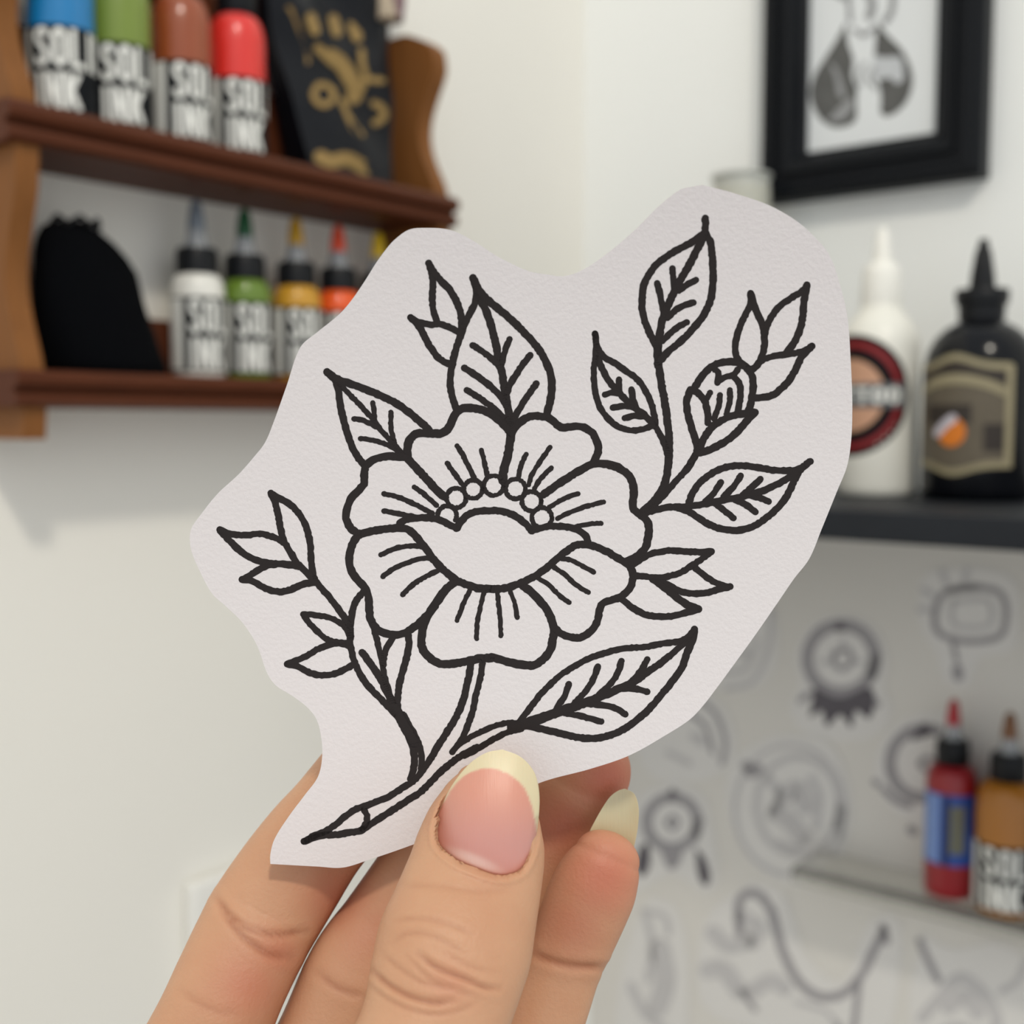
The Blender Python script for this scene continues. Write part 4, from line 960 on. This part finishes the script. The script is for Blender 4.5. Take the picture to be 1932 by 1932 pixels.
grid = [[sl[j] + (sr[j] - sl[j]) * i / nu_ for i in range(nu_ + 1)] for j in range(nv_ + 1)]
G = np.array(grid).reshape(-1, 2); GD = np.array([nail_base(*q) for q in G]); GE = np.array([edge_dist(*q) for q in G])

def sstep_(e): return max(0., min(1., (e - 3.) / 7.))
# skin relief: creases, nail bed and flushed tips
CREASE = [  # points, depth (m), width (px), front layer depth range
    ([(789, 1800), (826, 1826), (873, 1845), (912, 1862), (940, 1866)], .00034, 5.0, (.15, .185)),
    ([(702, 1832), (733, 1858), (773, 1880), (820, 1892), (852, 1889)], .00034, 5.5, (.15, .185)),
    ([(745, 1737), (790, 1733), (840, 1742), (890, 1762)], .00012, 5.0, (.15, .185)),
    ([(740, 1780), (770, 1762), (820, 1768), (880, 1800)], .00012, 5.0, (.15, .185)),
    ([(722, 1800), (755, 1828), (800, 1855), (850, 1866)], .00014, 4.5, (.15, .185)),
    ([(770, 1805), (815, 1850), (860, 1868), (900, 1880)], .00010, 5.0, (.15, .185)),
    ([(700, 1862), (740, 1890), (800, 1912), (860, 1908), (900, 1890)], .00012, 5.0, (.15, .185)),
    ([(840, 1795), (880, 1820), (930, 1835)], .00010, 5.0, (.15, .185)),
    ([(760, 1670), (830, 1672), (900, 1682), (960, 1680)], .00007, 6.0, (.15, .185)),
    ([(408, 1694), (440, 1731), (477, 1754), (520, 1762), (575, 1758)], .00030, 6.0, (.18, .22)),
    ([(420, 1718), (450, 1757), (480, 1782), (508, 1800), (548, 1806)], .00036, 7.0, (.18, .22)),
    ([(600, 1836), (640, 1866), (690, 1880)], .00022, 7.0, (.18, .22)),
    ([(340, 1870), (400, 1905), (450, 1912)], .00012, 7.0, (.18, .22)),
    ([(1000, 1796), (1030, 1810), (1075, 1822), (1140, 1826)], .00040, 7.0, (.18, .2)),
]
FLUSH = [((1140, 1650), 90, .78, (.18, .2)), ((1150, 1470), 75, .9, (.185, .21)), ((1060, 1560), 70, .7, (.19, .21)), ((470, 1860), 70, .55, (.175, .21)), ((520, 1800), 50, .5, (.175, .21)), ((915, 1640), 50, .12, (.15, .18)), ((850, 1860), 40, .25, (.15, .18)), ((1085, 1740), 80, .45, (.18, .2)), ((640, 1690), 70, .55, (.18, .21)), ((700, 1760), 80, .3, (.18, .21))]
n_v = len(nm.vertices)
co = np.empty(n_v * 3); nm.vertices.foreach_get('co', co); co = co.reshape(-1, 3)
no = np.empty(n_v * 3); nm.vertices.foreach_get('normal', no); no = no.reshape(-1, 3)
q = co - np.array(CAM)
Dv = q @ np.array(FWD); px = HW + F * (q @ np.array(RIGHT)) / Dv; py = HW - F * (q @ np.array(UP)) / Dv
facing_v = -(no * (q / np.linalg.norm(q, axis=1)[:, None])).sum(1)
flush = np.zeros(n_v); crease = np.zeros(n_v)
def seg_dist(P, pts):
    best = np.full(len(P), 1e9)
    C = catmull(pts, 4.0)
    for c in C: best = np.minimum(best, np.hypot(P[:, 0] - c[0], P[:, 1] - c[1]))
    return best
P2 = np.stack([px, py], 1)
disp = np.zeros(n_v)
for pts, dep, wd, (d0, d1) in CREASE:
    dist = seg_dist(P2, pts)
    ends = np.minimum(1, np.minimum(np.hypot(px - pts[0][0], py - pts[0][1]), np.hypot(px - pts[-1][0], py - pts[-1][1])) / 22.0)
    mk = (facing_v > .05) & (Dv > d0) & (Dv < d1)
    gss = np.exp(-(dist / wd) ** 2) * mk * (.25 + .75 * ends)
    disp -= dep * gss
    disp += dep * .35 * np.exp(-((dist - 2.4 * wd) / (1.6 * wd)) ** 2) * mk * (.25 + .75 * ends)
    crease = np.maximum(crease, gss * min(1, dep / .0003))
for (fx, fy), fs, fa, (d0, d1) in FLUSH:
    mk = (Dv > d0) & (Dv < d1)
    flush = np.maximum(flush, fa * np.exp(-((px - fx) ** 2 + (py - fy) ** 2) / (fs * fs)) * mk)
co = co + no * disp[:, None]
# press the flesh below the nail plate
near = np.where((px > 805) & (px < 1030) & (py > 1400) & (py < 1670) & (facing_v > -.2) & (Dv < .19))[0]
for i in near:
    dd = np.hypot(G[:, 0] - px[i], G[:, 1] - py[i]); m = dd.argmin()
    if dd[m] < 4.0:
        need = GD[m] + .0005 * sstep_(GE[m]) + .0001
        if Dv[i] < need and GE[m] > 2.5:
            co[i] = np.array(CAM) + (co[i] - np.array(CAM)) * (need / Dv[i])
    elif dd[m] < 16:      # nail fold
        co[i] -= (q[i] / np.linalg.norm(q[i])) * .00035 * math.exp(-((dd[m] - 9) / 4.0) ** 2) * (1 if py[i] > 1520 else .3)
nm.vertices.foreach_set('co', co.reshape(-1)); nm.update()
ca = nm.color_attributes.new('skin_tone', 'FLOAT_COLOR', 'POINT')
buf = np.zeros((n_v, 4)); buf[:, 0] = flush; buf[:, 1] = crease; buf[:, 3] = 1
ca.data.foreach_set('color', buf.reshape(-1))
nm.polygons.foreach_set('use_smooth', [True] * len(nm.polygons))

def skin_material():
    m = bpy.data.materials.new('skin'); m.use_nodes = True; nt = m.node_tree; b = nt.nodes['Principled BSDF']
    at = nt.nodes.new('ShaderNodeVertexColor'); at.layer_name = 'skin_tone'
    sp = nt.nodes.new('ShaderNodeSeparateColor'); nt.links.new(at.outputs[0], sp.inputs[0])
    tc = nt.nodes.new('ShaderNodeTexCoord')
    n1 = nt.nodes.new('ShaderNodeTexNoise'); n1.inputs['Scale'].default_value = 110; n1.inputs['Detail'].default_value = 5
    n2 = nt.nodes.new('ShaderNodeTexNoise'); n2.inputs['Scale'].default_value = 1500; n2.inputs['Detail'].default_value = 3
    nt.links.new(tc.outputs['Object'], n1.inputs[0]); nt.links.new(tc.outputs['Object'], n2.inputs[0])
    def mix(a, c2, fac):
        mx = nt.nodes.new('ShaderNodeMix'); mx.data_type = 'RGBA'
        if isinstance(a, tuple): mx.inputs[6].default_value = (*lin(a), 1)
        else: nt.links.new(a, mx.inputs[6])
        mx.inputs[7].default_value = (*lin(c2), 1)
        nt.links.new(fac, mx.inputs[0]); return mx.outputs[2]
    def scale(s, f):
        mm = nt.nodes.new('ShaderNodeMath'); mm.operation = 'MULTIPLY'; mm.inputs[1].default_value = f; mm.use_clamp = True
        nt.links.new(s, mm.inputs[0]); return mm.outputs[0]
    c = mix((205, 160, 126), (192, 140, 107), n1.outputs[0])
    c = mix(c, (188, 104, 82), scale(sp.outputs[0], 1.0))
    c = mix(c, (150, 82, 52), scale(sp.outputs[1], .55))
    nt.links.new(c, b.inputs['Base Color'])
    b.inputs['Roughness'].default_value = .5; b.inputs['Specular IOR Level'].default_value = .4
    b.inputs['Subsurface Weight'].default_value = .2; b.inputs['Subsurface Radius'].default_value = (1.0, .36, .2); b.inputs['Subsurface Scale'].default_value = .0028
    bp = nt.nodes.new('ShaderNodeBump'); bp.inputs['Strength'].default_value = .5; bp.inputs['Distance'].default_value = .0002
    nt.links.new(n2.outputs[0], bp.inputs['Height']); nt.links.new(bp.outputs[0], b.inputs['Normal'])
    return m
M_skin = skin_material(); nm.materials.clear(); nm.materials.append(M_skin)

def nail_material():
    m = bpy.data.materials.new('natural_nail'); m.use_nodes = True; nt = m.node_tree; b = nt.nodes['Principled BSDF']
    at = nt.nodes.new('ShaderNodeVertexColor'); at.layer_name = 'nail_tone'
    nz = nt.nodes.new('ShaderNodeTexNoise'); nz.inputs['Scale'].default_value = 400
    tc = nt.nodes.new('ShaderNodeTexCoord'); mp = nt.nodes.new('ShaderNodeMapping'); mp.inputs['Scale'].default_value = (8, 1, .6)
    nt.links.new(tc.outputs['Object'], mp.inputs[0]); nt.links.new(mp.outputs[0], nz.inputs['Vector'])
    nt.links.new(at.outputs[0], b.inputs['Base Color'])
    b.inputs['Roughness'].default_value = .40; b.inputs['Specular IOR Level'].default_value = .45
    b.inputs['Subsurface Weight'].default_value = .2; b.inputs['Subsurface Radius'].default_value = (1, .5, .35); b.inputs['Subsurface Scale'].default_value = .0012
    bp = nt.nodes.new('ShaderNodeBump'); bp.inputs['Strength'].default_value = .15; bp.inputs['Distance'].default_value = .0002
    nt.links.new(nz.outputs[0], bp.inputs['Height']); nt.links.new(bp.outputs[0], b.inputs['Normal'])
    return m
M_nail = nail_material()
def sstep(a, b, x): 
    t = max(0, min(1, (x - a) / (b - a))); return t * t * (3 - 2 * t)
def build_nail(name, grid, Dfun, tone, parent, thick, label=None, inv=False):
    nv, nu = len(grid) - 1, len(grid[0]) - 1
    V, cols, Fc = [], [], []
    for back in (0, 1):
        for row in grid:
            for g_ in row:
                V.append(W(g_[0], g_[1], Dfun(*g_) + (thick if back else 0))); cols.append(tone(*g_))
    n1 = (nu + 1) * (nv + 1)
    for j in range(nv):
        for i in range(nu):
            a = j * (nu + 1) + i
            Fc.append([a, a + 1, a + nu + 2, a + nu + 1]); Fc.append([n1 + a, n1 + a + nu + 1, n1 + a + nu + 2, n1 + a + 1])
        a = j * (nu + 1); Fc.append([a, a + nu + 1, n1 + a + nu + 1, n1 + a])
        a += nu; Fc.append([a, n1 + a, n1 + a + nu + 1, a + nu + 1])
    o = mesh_obj(name, V, Fc, M_nail, None, True, 60)
    me = o.data
    if len(me.vertices) == len(cols):
        c_ = me.color_attributes.new('nail_tone', 'FLOAT_COLOR', 'POINT')
        c_.data.foreach_set('color', np.array([(*lin(c), 1) for c in cols]).reshape(-1))
    bm = bmesh.new(); bm.from_mesh(me); bmesh.ops.remove_doubles(bm, verts=bm.verts, dist=1e-6); bmesh.ops.recalc_face_normals(bm, faces=bm.faces); bm.to_mesh(me); bm.free()
    me.set_sharp_from_angle(angle=math.radians(60))
    o.parent = parent
    if label: o['label'] = label
    return o
FREE = catmull([(815, 1540), (838, 1512), (853, 1488), (876, 1464), (904, 1452), (929, 1450), (960, 1461), (985, 1482), (1000, 1510), (1010, 1550), (1018, 1585), (1034, 1625)], 3.0)
FREE = np.array(FREE)
def thumb_tone(x, y):
    i = np.hypot(FREE[:, 0] - x, FREE[:, 1] - y).argmin(); d = math.hypot(FREE[i, 0] - x, FREE[i, 1] - y)
    cxm, cym = 925, 1560
    outside = math.hypot(x - cxm, y - cym) > math.hypot(FREE[i, 0] - cxm, FREE[i, 1] - cym)
    if i in (0, len(FREE) - 1): outside = False
    s = d if outside else -d
    f = sstep(-3.5, 3.5, s)
    bed = np.array((214., 150., 130.)); mid = np.array((204., 146., 136.)); tip_ = np.array((218., 204., 168.))
    t = sstep(1480, 1600, y); bed = bed * (1 - t) + mid * t
    c = bed * (1 - f) + tip_ * f
    # half moon at the cuticle
    lx, ly = x - 892, y - 1623
    ang = math.radians(22); u = lx * math.cos(ang) + ly * math.sin(ang); v = -lx * math.sin(ang) + ly * math.cos(ang)
    l = math.exp(-((u / 56.) ** 2 + (v / 12.) ** 2) ** 1.5)
    return c * (1 - .8 * l) + np.array((226., 198., 190.)) * .8 * l
tn = build_nail('thumb_nail', grid, nail_D, thumb_tone, hand, .0005, 'long oval thumb nail, pink with a pale cream tip')
# little finger nail, seen from its underside
PL = [(1155, 1640), (1120, 1605), (1110, 1579), (1124, 1546), (1148, 1507), (1166, 1492), (1179, 1488)]
PR = [(1155, 1640), (1188, 1620), (1198, 1590), (1204, 1556), (1205, 1524), (1197, 1498), (1179, 1488)]
sl, sr = samp(PL, 41), samp(PR, 41)
grid2 = [[sl[j] + (sr[j] - sl[j]) * i / 20 for i in range(21)] for j in range(41)]
b0, b1 = np.array((1148., 1630.)), np.array((1178., 1489.)); bd = (b1 - b0) / np.linalg.norm(b1 - b0); bn = np.array((-bd[1], bd[0]))
def little_D(x, y):
    q = np.array((x, y)) - b0; s = q.dot(bn) / 46.; v = q.dot(bd) / 144.
    return .1990 - .0016 * s * s - .0008 * v
build_nail('little_finger_nail', grid2, little_D, lambda x, y: np.array((206., 198., 164.)), hand, .0005, 'pale cream little finger nail')
print('done', len(bpy.data.objects))
